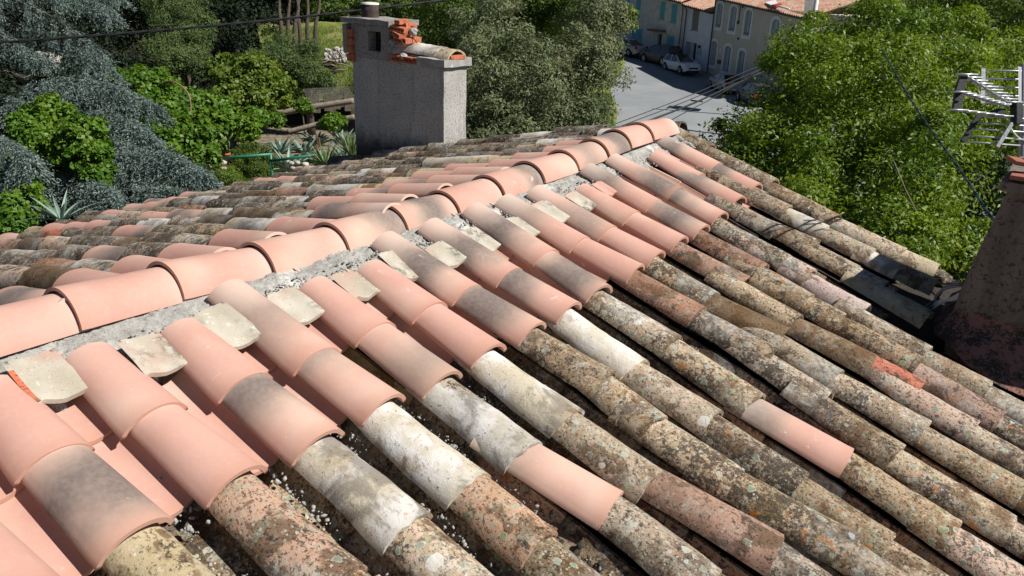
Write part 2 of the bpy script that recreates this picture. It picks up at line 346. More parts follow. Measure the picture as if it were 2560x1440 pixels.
ROWS = {
0:[('P',0.562,-0.009),('G',0.891,0.009)],
1:[('P',0.563,0.256),('P',0.891,0.281)],
2:[('P',0.592,0.524),('G',0.909,0.533),('W',1.271,0.534)],
3:[('S',0.613,0.775),('G',0.906,0.791),('W',1.28,0.775),('K',1.538,0.767)],
4:[('P',0.613,1.035),('S',0.934,1.029),('W',1.298,1.013),('S',1.594,1.064)],
5:[('P',0.627,1.295),('P',0.924,1.282),('W',1.296,1.264),('L',1.634,1.245),('B',2.024,1.334)],
6:[('G',0.625,1.513),('G',0.934,1.532),('O',1.264,1.555),('L',1.503,1.501),('O',1.818,1.499),('O',2.209,1.553)],
7:[('G',0.632,1.775),('G',0.933,1.784),('W',1.292,1.727),('L',1.629,1.715)],
8:[('G',0.62,2.06),('G',0.927,2.025),('O',1.308,2.015),('L',1.692,1.962),('G',2.056,1.989),('O',2.445,1.942)],
9:[('S',0.631,2.319),('P',0.926,2.342),('B',1.264,2.329),('O',1.615,2.341),('O',1.879,2.267),('O',2.189,2.19),('O',2.6,2.173)],
10:[('S',0.639,2.56),('P',0.914,2.564),('O',1.242,2.513),('D',1.583,2.557),('L',1.861,2.472),('O',2.233,2.465),('O',2.608,2.437)],
11:[('P',0.613,2.842),('P',0.903,2.836),('B',1.274,2.829),('O',1.579,2.733),('D',1.935,2.763),('R',2.147,2.765),('K',2.386,2.688)],
12:[('G',0.6,3.113),('G',0.904,3.095),('B',1.276,3.063),('L',1.545,3.0),('O',1.721,2.993),('O',2.095,2.972),('B',2.47,2.905)],
13:[('G',0.583,3.409),('G',0.886,3.373),('O',1.313,3.313),('K',1.459,3.295),('V',1.772,3.229),('O',2.099,3.125),('O',2.381,3.115)],
14:[('P',0.546,3.784),('G',0.847,3.726),('O',1.145,3.632),('O',1.355,3.701),('L',1.602,3.637),('O',1.767,3.612),('Y',2.025,3.534)],
15:[('G',0.519,4.107),('G',0.818,4.064),('O',0.889,4.019),('O',1.064,3.995),('W',1.312,3.992),('L',1.601,3.983),('W',1.763,3.973),('Y',1.956,4.003)],
16:[('O',0.334,4.415),('Q',0.841,4.333),('O',1.295,4.253),('L',1.722,4.235),('Y',1.918,4.259)],
}
ROWS[-1] = [('P', .56, -.27), ('P', .885, -.25), ('Y', 1.2, -.24)]
ROWS[-2] = [('P', .56, -.53), ('S', .885, -.52)]
ROWS[0].append(('Y', 1.25, .02)); ROWS[1] += [('K', 1.28, .29), ('K', 1.62, .28)]; ROWS[2].append(('L', 1.62, .52)); ROWS[3].append(('S', 1.9, .76)) if False else None
# the rest of each row, down to the edge of what can be seen
rr = random.Random(3)
for k, row in ROWS.items():
    if k >= 14: continue
    while True:
        d0, y0 = row[-1][1:]; step = rr.uniform(.30, .38)
        slope = -.03-.009*k
        nxt = (rr.choice('OOOLOKOLQO'), round(d0+step, 3), round(y0+slope*step+rr.uniform(-.01, .01), 3))
        if d0+step > 4.0 or not inview(RT(d0+step*.3, nxt[2]+.1), 150, 150): break
        row.append(nxt)
HW = .097
for k in sorted(ROWS):
    row = ROWS[k]; g = 'cover tiles on the antenna slope'
    for i, (c, d, y) in enumerate(row):
        new = c in 'PGS'
        if i > 0: pd, py = row[i-1][1:]
        else: pd, py = d-.35, y-(row[1][2]-y if len(row) > 1 else 0)*.5
        ang = math.atan2(y-py, max(.25, d-pd))*.8
        if i > 0: ang = max(-.13, min(.13, ang))
        L = (.335 if i == 0 else .46) if d-pd < .36 or i == 0 else d-pd+.09
        if k == 16 and i == 0: L = .33
        var = (i*5+k*3) % 6 if not new else (0 if L <= .46 else 1)
        thin = (k, i) in ((8, 4), (4, 3))
        if new: me = tmesh('cover_new', var+(10 if thin else 0), c, L=L, **(dict(wt=.094, wh=.080, ht=.058, hh=.046) if thin else {}))
        else: me = tmesh('cover_old', var+int(L*100)*10, c, L=L, wt=.092+.004*sin(k*7+i*3), wh=.076, rough=.006 if c in 'W' else .0038)
        h = .004+(.016 if new and i == 1 else .0)+(.010 if new and i == 0 else 0)+(.004*(i % 2))
        o = put('cover_tile', me, 'R', RT(d, y+HW, h), ang, tilt=-.012+(0 if i else .035), roll=rr.uniform(-.03, .03))
        n = 17-k
        extra = ''
        tag(o, '%s cover tile %s from ridge, %s row from far gable, antenna slope' % (LOOK[c], ORD[i+1], ORD[n]), 'roof tile', g)
# channel tiles between the rows
def row_y(k, d):
    row = ROWS[k]; ds = [r[1] for r in row]; ys = [r[2] for r in row]
    if d >= ds[-1]: return ys[-1]+(-.03-.009*k)*(d-ds[-1])
    return float(np.interp(d, ds, ys))
CH = {-1: 'PP', 0: 'PP', 1: 'YP', 2: 'PP', 3: 'PY', 4: 'PS', 5: 'PPO', 6: 'PP', 7: 'PP', 8: 'PP', 9: 'PP', 10: 'PP', 11: 'PP', 12: 'PP', 13: 'PP', 14: 'PP', 15: 'OO'}
for k in range(-2, 16):
    last = min(ROWS[k][-1][1], ROWS[k+1][-1][1])+(.05 if k > 12 else .0)
    d = .52+rr.uniform(-.04, .05); i = 0
    while d < last+.3 and d < 4:
        yc = (row_y(k, d)+row_y(k+1, d))/2+HW
        if k >= 13 and d > 2.05: break
        vis_ = inview(RT(d-.3, yc), 80, 80) or inview(RT(d, yc), 60, 60)
        if not vis_ and (i > 0 and d > 1): break
        s_ = CH.get(k, 'PP'); c = s_[i] if i < len(s_) else rr.choice('OQOKQ')
        ang = math.atan2(((row_y(k, d)+row_y(k+1, d))-(row_y(k, d-.3)+row_y(k+1, d-.3)))/2, .3)
        new = c in 'PGS'
        me = tmesh('chan_new' if new else 'chan_old', 0 if new else i % 3, c)
        o = put('channel_tile', me, 'R', RT(d, yc, .020 if new else -.026), ang, tilt=-.03, roll=rr.uniform(-.03, .03))
        tag(o, '%s channel tile %s from ridge, between %s and %s rows from far gable' % (LOOK[c], ORD[i+1], ORD[16-k], ORD[17-k]), 'channel tile', 'channel tiles on the antenna slope')
        d += rr.uniform(.30, .35); i += 1
# left (garden) slope: strings run from the ridge to the eave
LROWS = [(-.10, 'GOOOO'), (.16, 'GOQO'), (.40, 'GOOQOO'), (.65, 'GDKOQOO'), (.84, 'PWBOQOOO'), (1.02, 'POGOQOOOO'), (1.26, 'POQDOKDBO'), (1.52, 'PWOOGOOROPOO'), (1.79, 'GWDDOWOGPPYO'), (2.05, 'PPOQWGPKDOO'),
         (2.31, 'PGQWOOBOOPOO'), (2.57, 'PGYWBDOWQGGPY'), (2.83, 'PPYQOOKOOPGPO'), (3.09, 'PPYBQKWOOYSOO'), (3.35, 'PYBDWWDOOKOOO'), (3.61, 'POWWOQOYPPOO'), (3.87, 'PKBQQQOOOOO'), (4.13, 'OWOQQOOQOO'), (4.40, 'WOOQOOQO'), (4.66, 'OQOQOQ'), (4.85, 'QWQQOQQQ')]
LE = .352
qr = random.Random(9); LROWS = [(y, ''.join(('Q' if (ch_ == 'O' and qr.random() < .6) else ch_) for ch_ in st)) for y, st in LROWS]  # more lichened tiles turned black here to imitate the slope's backlit shading
nleft = 0
for j, (y, st) in enumerate(LROWS):
    d = .42+rr.uniform(-.04, .05); wob = rr.uniform(-.01, .01); n = len(LROWS)-j; i = 0; up_ = .03 if j == len(LROWS)-1 else 0
    if up_: d += .75
    while d < 4.02:
        c = st[i] if i < len(st) else rr.choice('OOQOK')
        new = c in 'PGS'
        if inview(LT(d-.3, y, .06), 120, 80) or inview(LT(d, y, .06), 120, 80):
            me = tmesh('cover_new', 0, c, L=.46) if new else tmesh('cover_old', (i*5+j*3) % 6+460, c, L=.46, wt=.090, wh=.076, ht=.088, hh=.072, rough=.007 if c == 'W' else .005)
            o = put('cover_tile', me, 'L', LT(d, y+wob+rr.uniform(-.008, .008), .004+up_+(.012 if new else 0)+rr.uniform(0, .006)), rr.uniform(-.02, .02), tilt=-.02+rr.uniform(-.012, .012), roll=rr.uniform(-.03, .03))
            tag(o, '%s cover tile %s from ridge, %s row from far gable, garden slope' % (LOOK[c], ORD[i+1], ORD[n]), 'roof tile', 'cover tiles on the garden slope'); nleft += 1
        d += LE+rr.uniform(-.035, .035); i += 1
print('left covers', nleft)
# ridge tiles: each laps over the farther end of the one before it
RJ = [(-.31, .0), (.04, .002), (.387, .003), (.725, -.007), (1.093, -.030), (1.454, -.036), (1.794, -.034), (2.145, -.038), (2.486, -.024), (2.829, -.010), (3.173, -.002), (3.507, .014), (3.772, .034), (4.068, .040)]
RC = 'PPPPPGGPGPSGPP'
for i, (y, dz) in enumerate(RJ):
    me = tmesh('ridge', 0 if i < 13 else 1, RC[i], **(dict(L=.40) if i == 13 else {}))
    nz = (RJ[i+1][1]-dz)/.35 if i < 13 else .0
    m = Matrix(((0, 1, 0), (-1, 0, 0), (0, 0, 1)))            # tail (wide end) toward -y
    o = bpy.data.objects.new('ridge_tile', me); C.objects.link(o)
    o.matrix_world = Matrix.Translation((rr.uniform(-.004, .004), y, -.016+dz+.012)) @ (m @ Matrix.Rotation(nz-.034, 3, 'Y') @ Matrix.Rotation(rr.uniform(-.02, .02), 3, 'X')).to_4x4()
    tag(o, '%s half-round ridge tile, %s from the far end of the ridge' % (LOOK[RC[i]], ORD[len(RJ)-i]), 'ridge tile', 'ridge tiles in a line of mortar')
# broken tile pieces bedded between the row heads
FR = [(.270,.205,0),(.316,.466,1),(.329,.727,2),(.336,.973,3),(.337,1.245,4),(.334,1.492,5),(.352,1.729,6),(.358,1.957,7),(.362,2.234,8),(.349,2.511,9),(.340,2.784,10),(.30,3.06,11),(.24,3.96,14)]
FL = ['cream black-smudged', 'yellowish mould-stained', 'speckled sandy', 'cream red-edged', 'brown-speckled pinkish', 'pinkish red-edged', 'greenish cream', 'cream thin red-edged', 'mottled khaki', 'chalk white', 'white chipped', 'small pink', 'pink flat']
for n, (d, y, k) in enumerate(FR):
    c = 'F' if n < 11 else 'P'
    me = tile_mesh('tile_fragment', L=(.190, .165, .195, .17, .16, .175, .15, .17, .16, .175, .15, .12, .16)[n], wt=(.078, .068, .074, .068, .062, .066, .068, .06, .066, .064, .06, .05, .055)[n], wh=(.070, .066, .066, .062, .064, .058, .060, .06, .058, .060, .058, .05, .05)[n], ht=.026, hh=.020, th=.015, arc=60, rough=.0022, seed=100+n, nx=10, ny=10, flip=True, chip=.014)
    me.materials.append(MT[c]); me.materials.append(MT['R'])
    nf = len(me.polygons)
    for p in me.polygons:                                    # the snapped long side shows red clay
        if p.center.y < -.055 and (p.normal.y < -.3 or p.normal.z < -.2 or p.center.y < -.066): p.material_index = 1
    yy = (row_y(k, .45)+row_y(k+1, .45))/2+HW
    o = put('tile_fragment', me, 'R', RT(d+.10, y+.012 if abs(y-yy) < .09 else yy, .050), rr.uniform(-.10, .08), tilt=.045+rr.uniform(-.04, .04), roll=rr.uniform(-.12, .05))
    tag(o, '%s broken tile piece bedded in mortar, %s of them from the near end' % (FL[n], ORD[n+1]), 'tile fragment', 'broken tile pieces along the ridge mortar')

# ------------------------------------------------------------------ the house under the tiles
M_mortar = NM('lime_mortar'); n1 = M_mortar.noise(14, 8, .7); n2 = M_mortar.noise(90, 8, .75); n3 = M_mortar.noise(260, 4, .7)
c_ = M_mortar.mix(M_mortar.th(n1, .35, .65), (.31, .30, .275), (.44, .43, .395)); c_ = M_mortar.mix(M_mortar.ma('MULTIPLY', M_mortar.th(M_mortar.noise(130, 5, .7), .50, .58), .6), c_, (.44, .43, .40)); c_ = M_mortar.mix(M_mortar.ma('MULTIPLY', M_mortar.th(n2, .56, .64), .7), c_, (.20, .19, .17)); c_ = M_mortar.mix(M_mortar.th(n3, .57, .62), c_, (.11, .105, .095)); c_ = M_mortar.mix(M_mortar.th(M_mortar.noise(5, 5, .6), .58, .64), c_, (.55, .54, .51))
M_mortar = M_mortar.fin(c_, .95, M_mortar.ma('ADD', n2, n3), .7, .004, .1)
M_deck = plain('dark_underlay', (.035, .028, .022), .95, var=.5, sc=20, bump=.8)
M_wall = plain('ochre_render', (.42, .34, .24), .9, var=.15, sc=2, bump=.4)
M_conc = plain('grey_concrete', (.22, .21, .195), .92, var=.35, sc=12, bump=.7)
house = empty('house', (0, 2, GZ), 'house under the pitched roof of new pink and old lichened barrel tiles', 'house')
ER, EL, YN, YF = 4.05, 4.0, -1.6, 4.86
mb = MB(); a, b = RT(0, YN, -.085), RT(ER, YN, -.085); a2, b2 = RT(0, YF-.15, -.085), RT(ER, YF-.15, -.085); dn = Vector((0, 0, -.06))
mb.hexa([a+dn, b+dn, b2+dn, a2+dn], [a, b, b2, a2])
mb.build('roof_deck', M_deck, house)
mb = MB(); a, b = LT(0, YN, -.02), LT(EL, YN, -.02); a2, b2 = LT(0, YF, -.02), LT(EL, YF, -.02)
mb.hexa([a+dn*2, a2+dn*2, b2+dn*2, b+dn*2], [a, a2, b2, b]); mb.build('roof_deck', M_deck, house)
xr, xl = 3.75, -3.75; zr = -xr*math.tan(AR)-.17; zl = xl*math.tan(AL)-.17
mb = MB()
for y0 in (YN+.2, YF-.45):
    mb.prism([(xl, y0, GZ), (xr, y0, GZ), (xr, y0, zr), (0, y0, -.17), (xl, y0, zl)], (0, .25, 0))
mb.box((xr-.125, (YN+YF)/2, (zr-.04+GZ)/2), (.12, (YF-YN)/2-.46, (zr-.04-GZ)/2)); mb.box((xl+.125, (YN+YF)/2, (zl-.04+GZ)/2), (.12, (YF-YN)/2-.46, (zl-.04-GZ)/2))
mb.build('wall', M_wall, house)
# ridge mortar: a rough bed running down from the ridge tiles onto the row heads
ny, nx = 900, 42; V = []; y0, y1 = -.45, 4.50
prof = lambda t: (.03+.265*t, .020-.022*t if t > .3 else .0134-.03*(.3-t))                    # slope distance, height above the plane
for i in range(ny+1):
    y = y0+(y1-y0)*i/ny; edge = .035*noise.noise(Vector((y*4.5, 0, 3)))+.02*noise.noise(Vector((y*17, 5, 3)))
    near = min((abs(y-(row_y(k, .25)+HW+.13)) for k in range(-2, 16)))
    edge += .10*max(0, 1-near/.07)
    for j in range(nx+1):
        t = j/nx; d, h = prof(t); d = .02+(d-.02)*(1+edge*3.0*t)
        if t > .9: h -= (t-.9)*.75
        am = .35+1.1*max(0, min(1, .5+1.6*noise.noise(Vector((d*5, y*5, 31))))); n = noise.noise(Vector((d*18, y*18, 1)))*.009+(noise.noise(Vector((d*60, y*60, 7)))*.008+noise.noise(Vector((d*150, y*150, 2)))*.007)*am
        dz = np.interp(y, [q[0] for q in RJ], [q[1] for q in RJ])*max(0, 1-t*2.2)
        p = RT(d, y, h+n*min(1, .2+t*2.5)+.012*math.exp(-((t-.62)/.16)**2)); V.append((p.x, p.y, p.z+dz))
Fq = np.array([(i*(nx+1)+j, i*(nx+1)+j+1, (i+1)*(nx+1)+j+1, (i+1)*(nx+1)+j) for i in range(ny) for j in range(nx)])
me = fast_mesh('ridge_mortar', np.array(V), Fq); link('ridge_mortar', me, M_mortar, house, True)
V = []
for i in range(ny//2+1):
    y = y0+(y1-y0)*i/(ny//2)
    for j in range(13):
        t = j/12; d = .02+.16*t; h = .035-.05*t+noise.noise(Vector((d*30, y*30, 11)))*.012
        p = LT(d, y, h); V.append((p.x, p.y, p.z))
Fq = np.array([(i*13+j, (i+1)*13+j, (i+1)*13+j+1, i*13+j+1) for i in range(ny//2) for j in range(12)])
link('ridge_mortar', fast_mesh('ridge_mortar', np.array(V), Fq), M_mortar, house, True)
# gable end of the ridge: mortar plug, verge mortar along the far edge of the antenna slope
def lump(c, r, seed, sub=3, amp=.3, ax=(1, 1, 1)):
    bm = bmesh.new(); bmesh.ops.create_icosphere(bm, subdivisions=sub, radius=1.0)
    for v in bm.verts:
        n = v.co.normalized(); k = 1+amp*noise.noise(n*1.7+Vector((seed*3.3, 0, 0)))+amp*.4*noise.noise(n*5+Vector((0, seed*2.1, 0)))
        v.co = Vector((n.x*r*ax[0], n.y*r*ax[1], n.z*r*ax[2]))*k+Vector(c)
    vs = [tuple(v.co) for v in bm.verts]; fs = [tuple(v.index for v in f.verts) for f in bm.faces]; bm.free(); return vs, fs
mb = MB(); mb.add(*lump((.03, 4.44, -.03), .10, 3, 4, .25, (1.2, .5, .6))); mb.add(*lump((.16, 4.46, -.06), .07, 4, 4, .3, (1.3, .8, .6)))
mb.build('ridge_end_mortar', M_mortar, house, True)
mb = MB()
for i in range(22):
    d = .2+i*.083; mb.add(*lump(RT(d, 4.44-.06*d+.17, -.045), .06, 20+i, 3, .35, (1.2, .8, .7)))
for i in range(34):
    d = .2+i*.115; mb.add(*lump(LT(d, 4.83, -.03), .075, 50+i, 3, .35, (1.2, .9, .6)))
mb.build('verge_mortar', MT['Q'], house, True)
# crumbs of mortar in the channels near the ridge, more of it at the near end
mb_v = []; mb_f = []
base_v, base_f = lump((0, 0, 0), 1, 9, 1, .5); base_v = np.array(base_v); base_f = np.array(base_f)
def crumbs(n, kset, dr, s0, s1, hh, spread):
    cl = [(rr.choice(kset), rr.triangular(*dr), rr.gauss(0, spread)) for _ in range(max(6, n//22))]
    for _ in range(n):
        k, d, off_ = rr.choice(cl); d += rr.gauss(0, .035); yc = (row_y(k, d)+row_y(k+1, d))/2+HW+off_+rr.gauss(0, .010); s = s0+(s1-s0)*rr.random()**2.5
        off = ((yc-((row_y(k, d)+row_y(k+1, d))/2+HW))/.08)**2*.04
        p = np.array(RT(d, yc, hh+off+s*.2)); R = np.array(Matrix.Rotation(rr.uniform(0, 6), 3, Vector((rr.random(), rr.random(), 1)))); sc = np.array([rr.uniform(.7, 1.5), rr.uniform(.7, 1.3), rr.uniform(.5, .9)])
        mb_f.append(base_f+len(mb_v)*len(base_v)); mb_v.append((base_v*sc)@R.T*s+p)
crumbs(480, [-1, 0, 1, 2], (.45, 2.0, .95), .002, .009, -.036, .020)
crumbs(300, list(range(2, 8)), (.45, 1.4, .75), .002, .006, -.036, .02)
crumbs(500, [-1, 0, 1, 2, 3, 4, 5], (.9, 2.6, 1.6), .002, .007, -.035, .03)
n_p = len(mb_v)
for _ in range(900):                                         # grit at the mortar's lower edge
    k = rr.randrange(-2, 15); y = row_y(k, .3)+rr.uniform(-.02, .26); d = rr.uniform(.2, .30); s = rr.uniform(.002, .007)
    p = np.array(RT(d, y, .022+s)); mb_f.append(base_f+len(mb_v)*len(base_v)); mb_v.append(base_v*s+p)
me = fast_mesh('mortar_crumbs', np.concatenate(mb_v), np.concatenate(mb_f)); o = link('mortar_crumbs', me, plain('pale_crumbs', (.34, .33, .305), .95, var=.4, sc=60, bump=.4), None, True)
tag(o, 'pale crumbs of dried mortar scattered in the channels between the tile rows', 'mortar crumbs', kind='stuff')

# dark moss and dirt clods lying in the old channels
mb_v = []; mb_f = []
crumbs(900, list(range(-2, 13)), (.95, 3.2, 1.7), .004, .017, -.060, .035)
me = fast_mesh('roof_debris', np.concatenate(mb_v), np.concatenate(mb_f)); o = link('roof_debris', me, plain('dark_moss', (.05, .042, .03), .95, var=.5, sc=90, bump=.6), None, False)
tag(o, 'dark moss clods and dirt caught in the channels between the old tiles', 'moss', kind='stuff')

# ------------------------------------------------------------------ chimney beyond the far gable
def speckled(name, base, lo, sc=55, amt=.55, stain=None, bs=.8):
    m = NM(name); a = m.noise(sc, 6, .75); b = m.noise(sc*3, 4, .7); c = m.noise(3.0, 5, .6)
    col = m.mix(m.th(c, .35, .7), base, tuple(x*1.18 for x in base))
    col = m.mix(m.ma('MULTIPLY', m.th(a, .53, .60), amt), col, lo)
    col = m.mix(m.ma('MULTIPLY', m.th(b, .57, .66), amt*.8), col, tuple(x*.5 for x in lo))
    mp = m.n('ShaderNodeMapping'); m.l(m.vec, mp.inputs[0]); mp.inputs['Scale'].default_value = (7, 7, .7); st_ = m.noise(1.0, 6, .65, vec=mp.outputs[0])
    col = m.mix(m.ma('MULTIPLY', m.th(st_, .50, .68), .45), col, tuple(x*.45 for x in base))
    if stain:
        z = m.sep(m.vec)[2]; f = m.th(m.ma('ADD', z, m.ma('MULTIPLY', m.noise(7, 6, .7), .35)), stain[1], stain[0])
        col = m.mix(m.ma('MULTIPLY', f, .9), col, m.mix(m.th(a, .58, .66), (.035, .03, .027), (.19, .18, .165)))
    d = m.discs(9, -.45, .12, .03, .03)[0]; col = m.mix(m.ma('MULTIPLY', d, .6), col, (.42, .24, .09))
    return m.fin(col, .95, m.ma('ADD', a, b), bs, .006, .1)
M_rough = speckled('roughcast', (.43, .415, .39), (.085, .08, .075), 58, .75, stain=(-.56, -.30))
M_slab = speckled('weathered_slab', (.30, .285, .26), (.07, .065, .06), 40, .7)
M_brick = plain('orange_hollow_brick', (.44, .145, .075), .9, var=.35, sc=30, bump=.3)
M_opening = plain('opening_black', (.018, .016, .015), .95, var=.4, bump=.3)
M_rim = plain('pale_pot_rim', (.62, .60, .56), .8, sc=40)
M_pot = speckled('pot_clay_black', (.075, .06, .055), (.03, .028, .026), 30, .6)
X0, X1, Y0, Y1 = -3.70, -2.50, 5.0, 5.32
ch = empty('chimney', (-3.1, 5.15, -1.0), 'broad grey roughcast chimney beyond the far gable with broken orange bricks on top', 'chimney')
px2z = lambda px, py, Y=5.0: onY(px, py, Y)[2]
zt = .165
mb = MB(); nX, nZ = 34, 26
def skin(mb, x0, x1, y0, y1, z0, z1, amp=.006, n=.05):      # uneven rendered block
    def f(p): q = Vector(p)*6; return tuple(np.array(p)+np.array(noise.noise_vector(q))*amp)
    a = int(max(2, (x1-x0)/n)); b = int(max(2, (y1-y0)/n)); c = int(max(2, (z1-z0)/n))
    def sheet(o, u, v, nu, nv):
        o, u, v = map(np.array, (o, u, v)); vs = [f(o+u*i/nu+v*j/nv) for i in range(nu+1) for j in range(nv+1)]
        mb.add(vs, [(i*(nv+1)+j, (i+1)*(nv+1)+j, (i+1)*(nv+1)+j+1, i*(nv+1)+j+1) for i in range(nu) for j in range(nv)])
    dx, dy, dz = x1-x0, y1-y0, z1-z0
    sheet((x0, y0, z0), (dx, 0, 0), (0, 0, dz), a, c); sheet((x1, y0, z0), (0, dy, 0), (0, 0, dz), b, c)
    sheet((x1, y1, z0), (-dx, 0, 0), (0, 0, dz), a, c); sheet((x0, y1, z0), (0, -dy, 0), (0, 0, dz), b, c)
    sheet((x0, y0, z1), (dx, 0, 0), (0, dy, 0), a, b)
def weld(mb, name, mat, parent, smooth=False):
    me = bpy.data.meshes.new(name); me.from_pydata(mb.v, [], mb.f)
    bm = bmesh.new(); bm.from_mesh(me); bmesh.ops.remove_doubles(bm, verts=bm.verts, dist=.0005); bmesh.ops.recalc_face_normals(bm, faces=bm.faces); bm.to_mesh(me); bm.free()
    return link(name, me, mat, parent, smooth)
skin(mb, X0, X1, Y0, Y1, -1.9, zt)
weld(mb, 'stack', M_rough, ch)
XB = onY(975, 100, 5.0)[0]; ztop = .475; XA = onY(863, 100, 5.0)[0]
mb = MB()                                                    # flue box on the stack with a square smoke opening
xo0, xo1 = onY(921, 100, 5.0)[0], onY(953, 100, 5.0)[0]; zo0, zo1 = px2z(935, 128), px2z(935, 78)
skin(mb, X0, xo0, Y0-.006, Y1, zt-.004, ztop, .004, .04); skin(mb, xo1, XB, Y0-.006, Y1, zt-.004, ztop, .004, .04)
skin(mb, xo0, xo1, Y0-.006, Y1, zt-.004, zo0, .003, .04); skin(mb, xo0, xo1, Y0-.006, Y1, zo1, ztop, .003, .04)
mb.build('flue_box', M_slab, ch)
mb = MB(); mb.box(((xo0+xo1)/2, Y0+.15, (zo0+zo1)/2), ((xo1-xo0)/2+.01, .05, (zo1-zo0)/2+.01)); mb.build('smoke_opening', M_opening, ch)  # near-black block set back inside the opening
mb = MB()
for i in range(4): mb.box((onY(880, 90, 5.0)[0], Y0-.012, ztop-.09-.077*i), (.045, .03, .036))
mb.build('brick_strip', M_brick, ch, bevel=.004)
mb = MB(); mb.box((XA+.045, Y0+.0, ztop-.14), (.028, .05, .135)); mb.build('side_upright', M_slab, ch, bevel=.006)
mb = MB(); skin(mb, XA-.01, XB+.03, Y0-.045, Y1+.05, ztop+.004, ztop+.055, .010, .04); weld(mb, 'cap_slab', M_slab, ch)
pc = onY(922, 52, 5.13); mb = MB(); prof_ = [(.085, 0), (.085, .13), (.088, .14)]
def lathe(mb, c, prof, n=24, cap0=False, cap1=False):
    vs = [(c[0]+r*cos(2*pi*k/n), c[1]+r*sin(2*pi*k/n), c[2]+z) for r, z in prof for k in range(n)]
    fs = [(i*n+k, i*n+(k+1) % n, (i+1)*n+(k+1) % n, (i+1)*n+k) for i in range(len(prof)-1) for k in range(n)]
    if cap0: fs.append(tuple(range(n))[::-1])
    if cap1: fs.append(tuple((len(prof)-1)*n+k for k in range(n)))
    mb.add(vs, fs)
cpos = (pc[0], 5.15, ztop+.05)
mb = MB(); lathe(mb, cpos, [(.086, 0), (.083, .06), (.086, .125), (.070, .125), (.068, 0)]); pot = mb.build('chimney_pot', M_pot, ch, True)
mb = MB(); lathe(mb, (cpos[0], cpos[1], cpos[2]+.125), [(.090, .0), (.090, .016), (.03, .022), (.0, .022)]); mb.build('pot_rim', M_rim, pot, True)
# the broken upper courses beside the flue box
def hollow_brick(mb, c, h, ax, cells=5):
    ax = np.array(ax, float); c = np.array(c, float); t = .007
    for s_ in (-1, 1): mb.box(c+ax[2]*(h[2]-t)*s_, (h[0], h[1], t), ax)
    for i in range(cells+1): mb.box(c+ax[0]*(-h[0]+t*.6+(2*h[0]-1.2*t)*i/cells), (t*.6, h[1]*.98, h[2]-2*t), ax)
    mb.box(c+ax[1]*h[1]*.3, (h[0]*.98, t*.5, h[2]-2*t), ax)
def rot(z=0, y=0, x=0): return np.array((Matrix.Rotation(z, 3, 'Z') @ Matrix.Rotation(y, 3, 'Y') @ Matrix.Rotation(x, 3, 'X')).transposed())
mb = MB(); b0 = onY(1000, 118, 5.1)
for (px, py, w_, hh, rz, ry, Yb) in ((1003, 72, .075, .022, .2, .15, 5.05), (1000, 84, .07, .02, -.1, .30, 5.03), (1012, 62, .05, .02, .3, -.1, 5.12), (1012, 100, .07, .025, .05, .02, 5.06), (1026, 66, .05, .018, .5, .1, 5.2), (1030, 98, .06, .022, .1, .1, 5.15), (1004, 54, .03, .018, .1, .1, 5.06)):
    p = onY(px, py, Yb); hollow_brick(mb, p, (w_, .07, hh), rot(rz, ry, .05), 4)
mb.build('broken_bricks', M_brick, ch)
mb = MB(); vs_seed = 300
for (px, py, r_, Yb) in ((988, 128, .055, 5.03), (1000, 122, .06, 5.06), (1016, 120, .07, 5.1), (984, 108, .04, 5.02), (1028, 112, .06, 5.15), (1034, 80, .035, 5.1), (1006, 92, .05, 5.1), (1020, 84, .06, 5.15), (990, 88, .035, 5.03), (1008, 140, .03, 4.99), (980, 142, .03, 5.0)):
    vs_seed += 1; mb.add(*lump(onY(px, py, Yb), r_, vs_seed, 3, .6))
mb.build('crumbling_mortar', M_mortar, ch, True)
mb = MB(); mb.tube([onY(982, 62, 5.0), onY(1013, 118, 4.98)], .006, 6); mb.tube([onY(1026, 80, 5.0), onY(1042, 108, 4.98)], .005, 6); mb.build('rusty_rod', plain('rust', (.16, .05, .025), .9), ch)
mb = MB(); xm = (onY(1063, 150, 5.0)[0])
for i in range(3):
    x = XB+.06+.155*i; hollow_brick(mb, (x+.02, Y0+.02, zt+.033), (.072, .055, .028), rot(.0, 0.03, 0), 4)
for i in range(4): hollow_brick(mb, (XB+.08+.155*i, Y1-.06, zt+.033), (.07, .055, .028), rot(0, 0, 0), 4)
mb.build('hollow_brick_course', M_brick, ch)
mb = MB(); skin(mb, XB+.02, X1-.27, Y0+.06, Y1-.1, zt+.005, zt+.07, .01, .04); skin(mb, X1-.30, X1+.035, Y0-.035, Y1+.03, zt+.004, zt+.075, .012, .03); mb.build('top_bed', M_mortar, ch)
mb = MB(); mb.box((X1-.02, Y0+.16, zt+.085), (.055, .10, .02)); mb.build('brick_chip', M_brick, ch, bevel=.005)
def cap_tile(L, x1, mat, seed, lab, z):
    me = tile_mesh('cap_tile', L=L, wt=.135, wh=.125, ht=.085, hh=.078, th=.016, rough=.006, seed=seed, chip=.01)
    o = bpy.data.objects.new('cap_tile', me); C.objects.link(o); me.materials.append(mat)
    o.location = (x1, 5.16, z); o.rotation_euler = (0, .045, 0)
    return tag(o, lab, 'roof tile')
cap_tile(.62, X1-.14, MT['W'], 61, 'long grey-white barrel tile lying along the top of the broad far chimney', zt+.080)
cap_tile(.20, X1+.02, MT['Y'], 62, 'short mossy sandy barrel tile at the end of the broad far chimney top', zt+.070)
mb = MB()
for i in range(14):
    mb.add(*lump((X0+.0+.10*i, 4.97, -.98+.027*i+.0), .085, 400+i, 3, .4, (1.1, .9, .8)))
mb.build('base_moss', MT['Q'], ch, True)

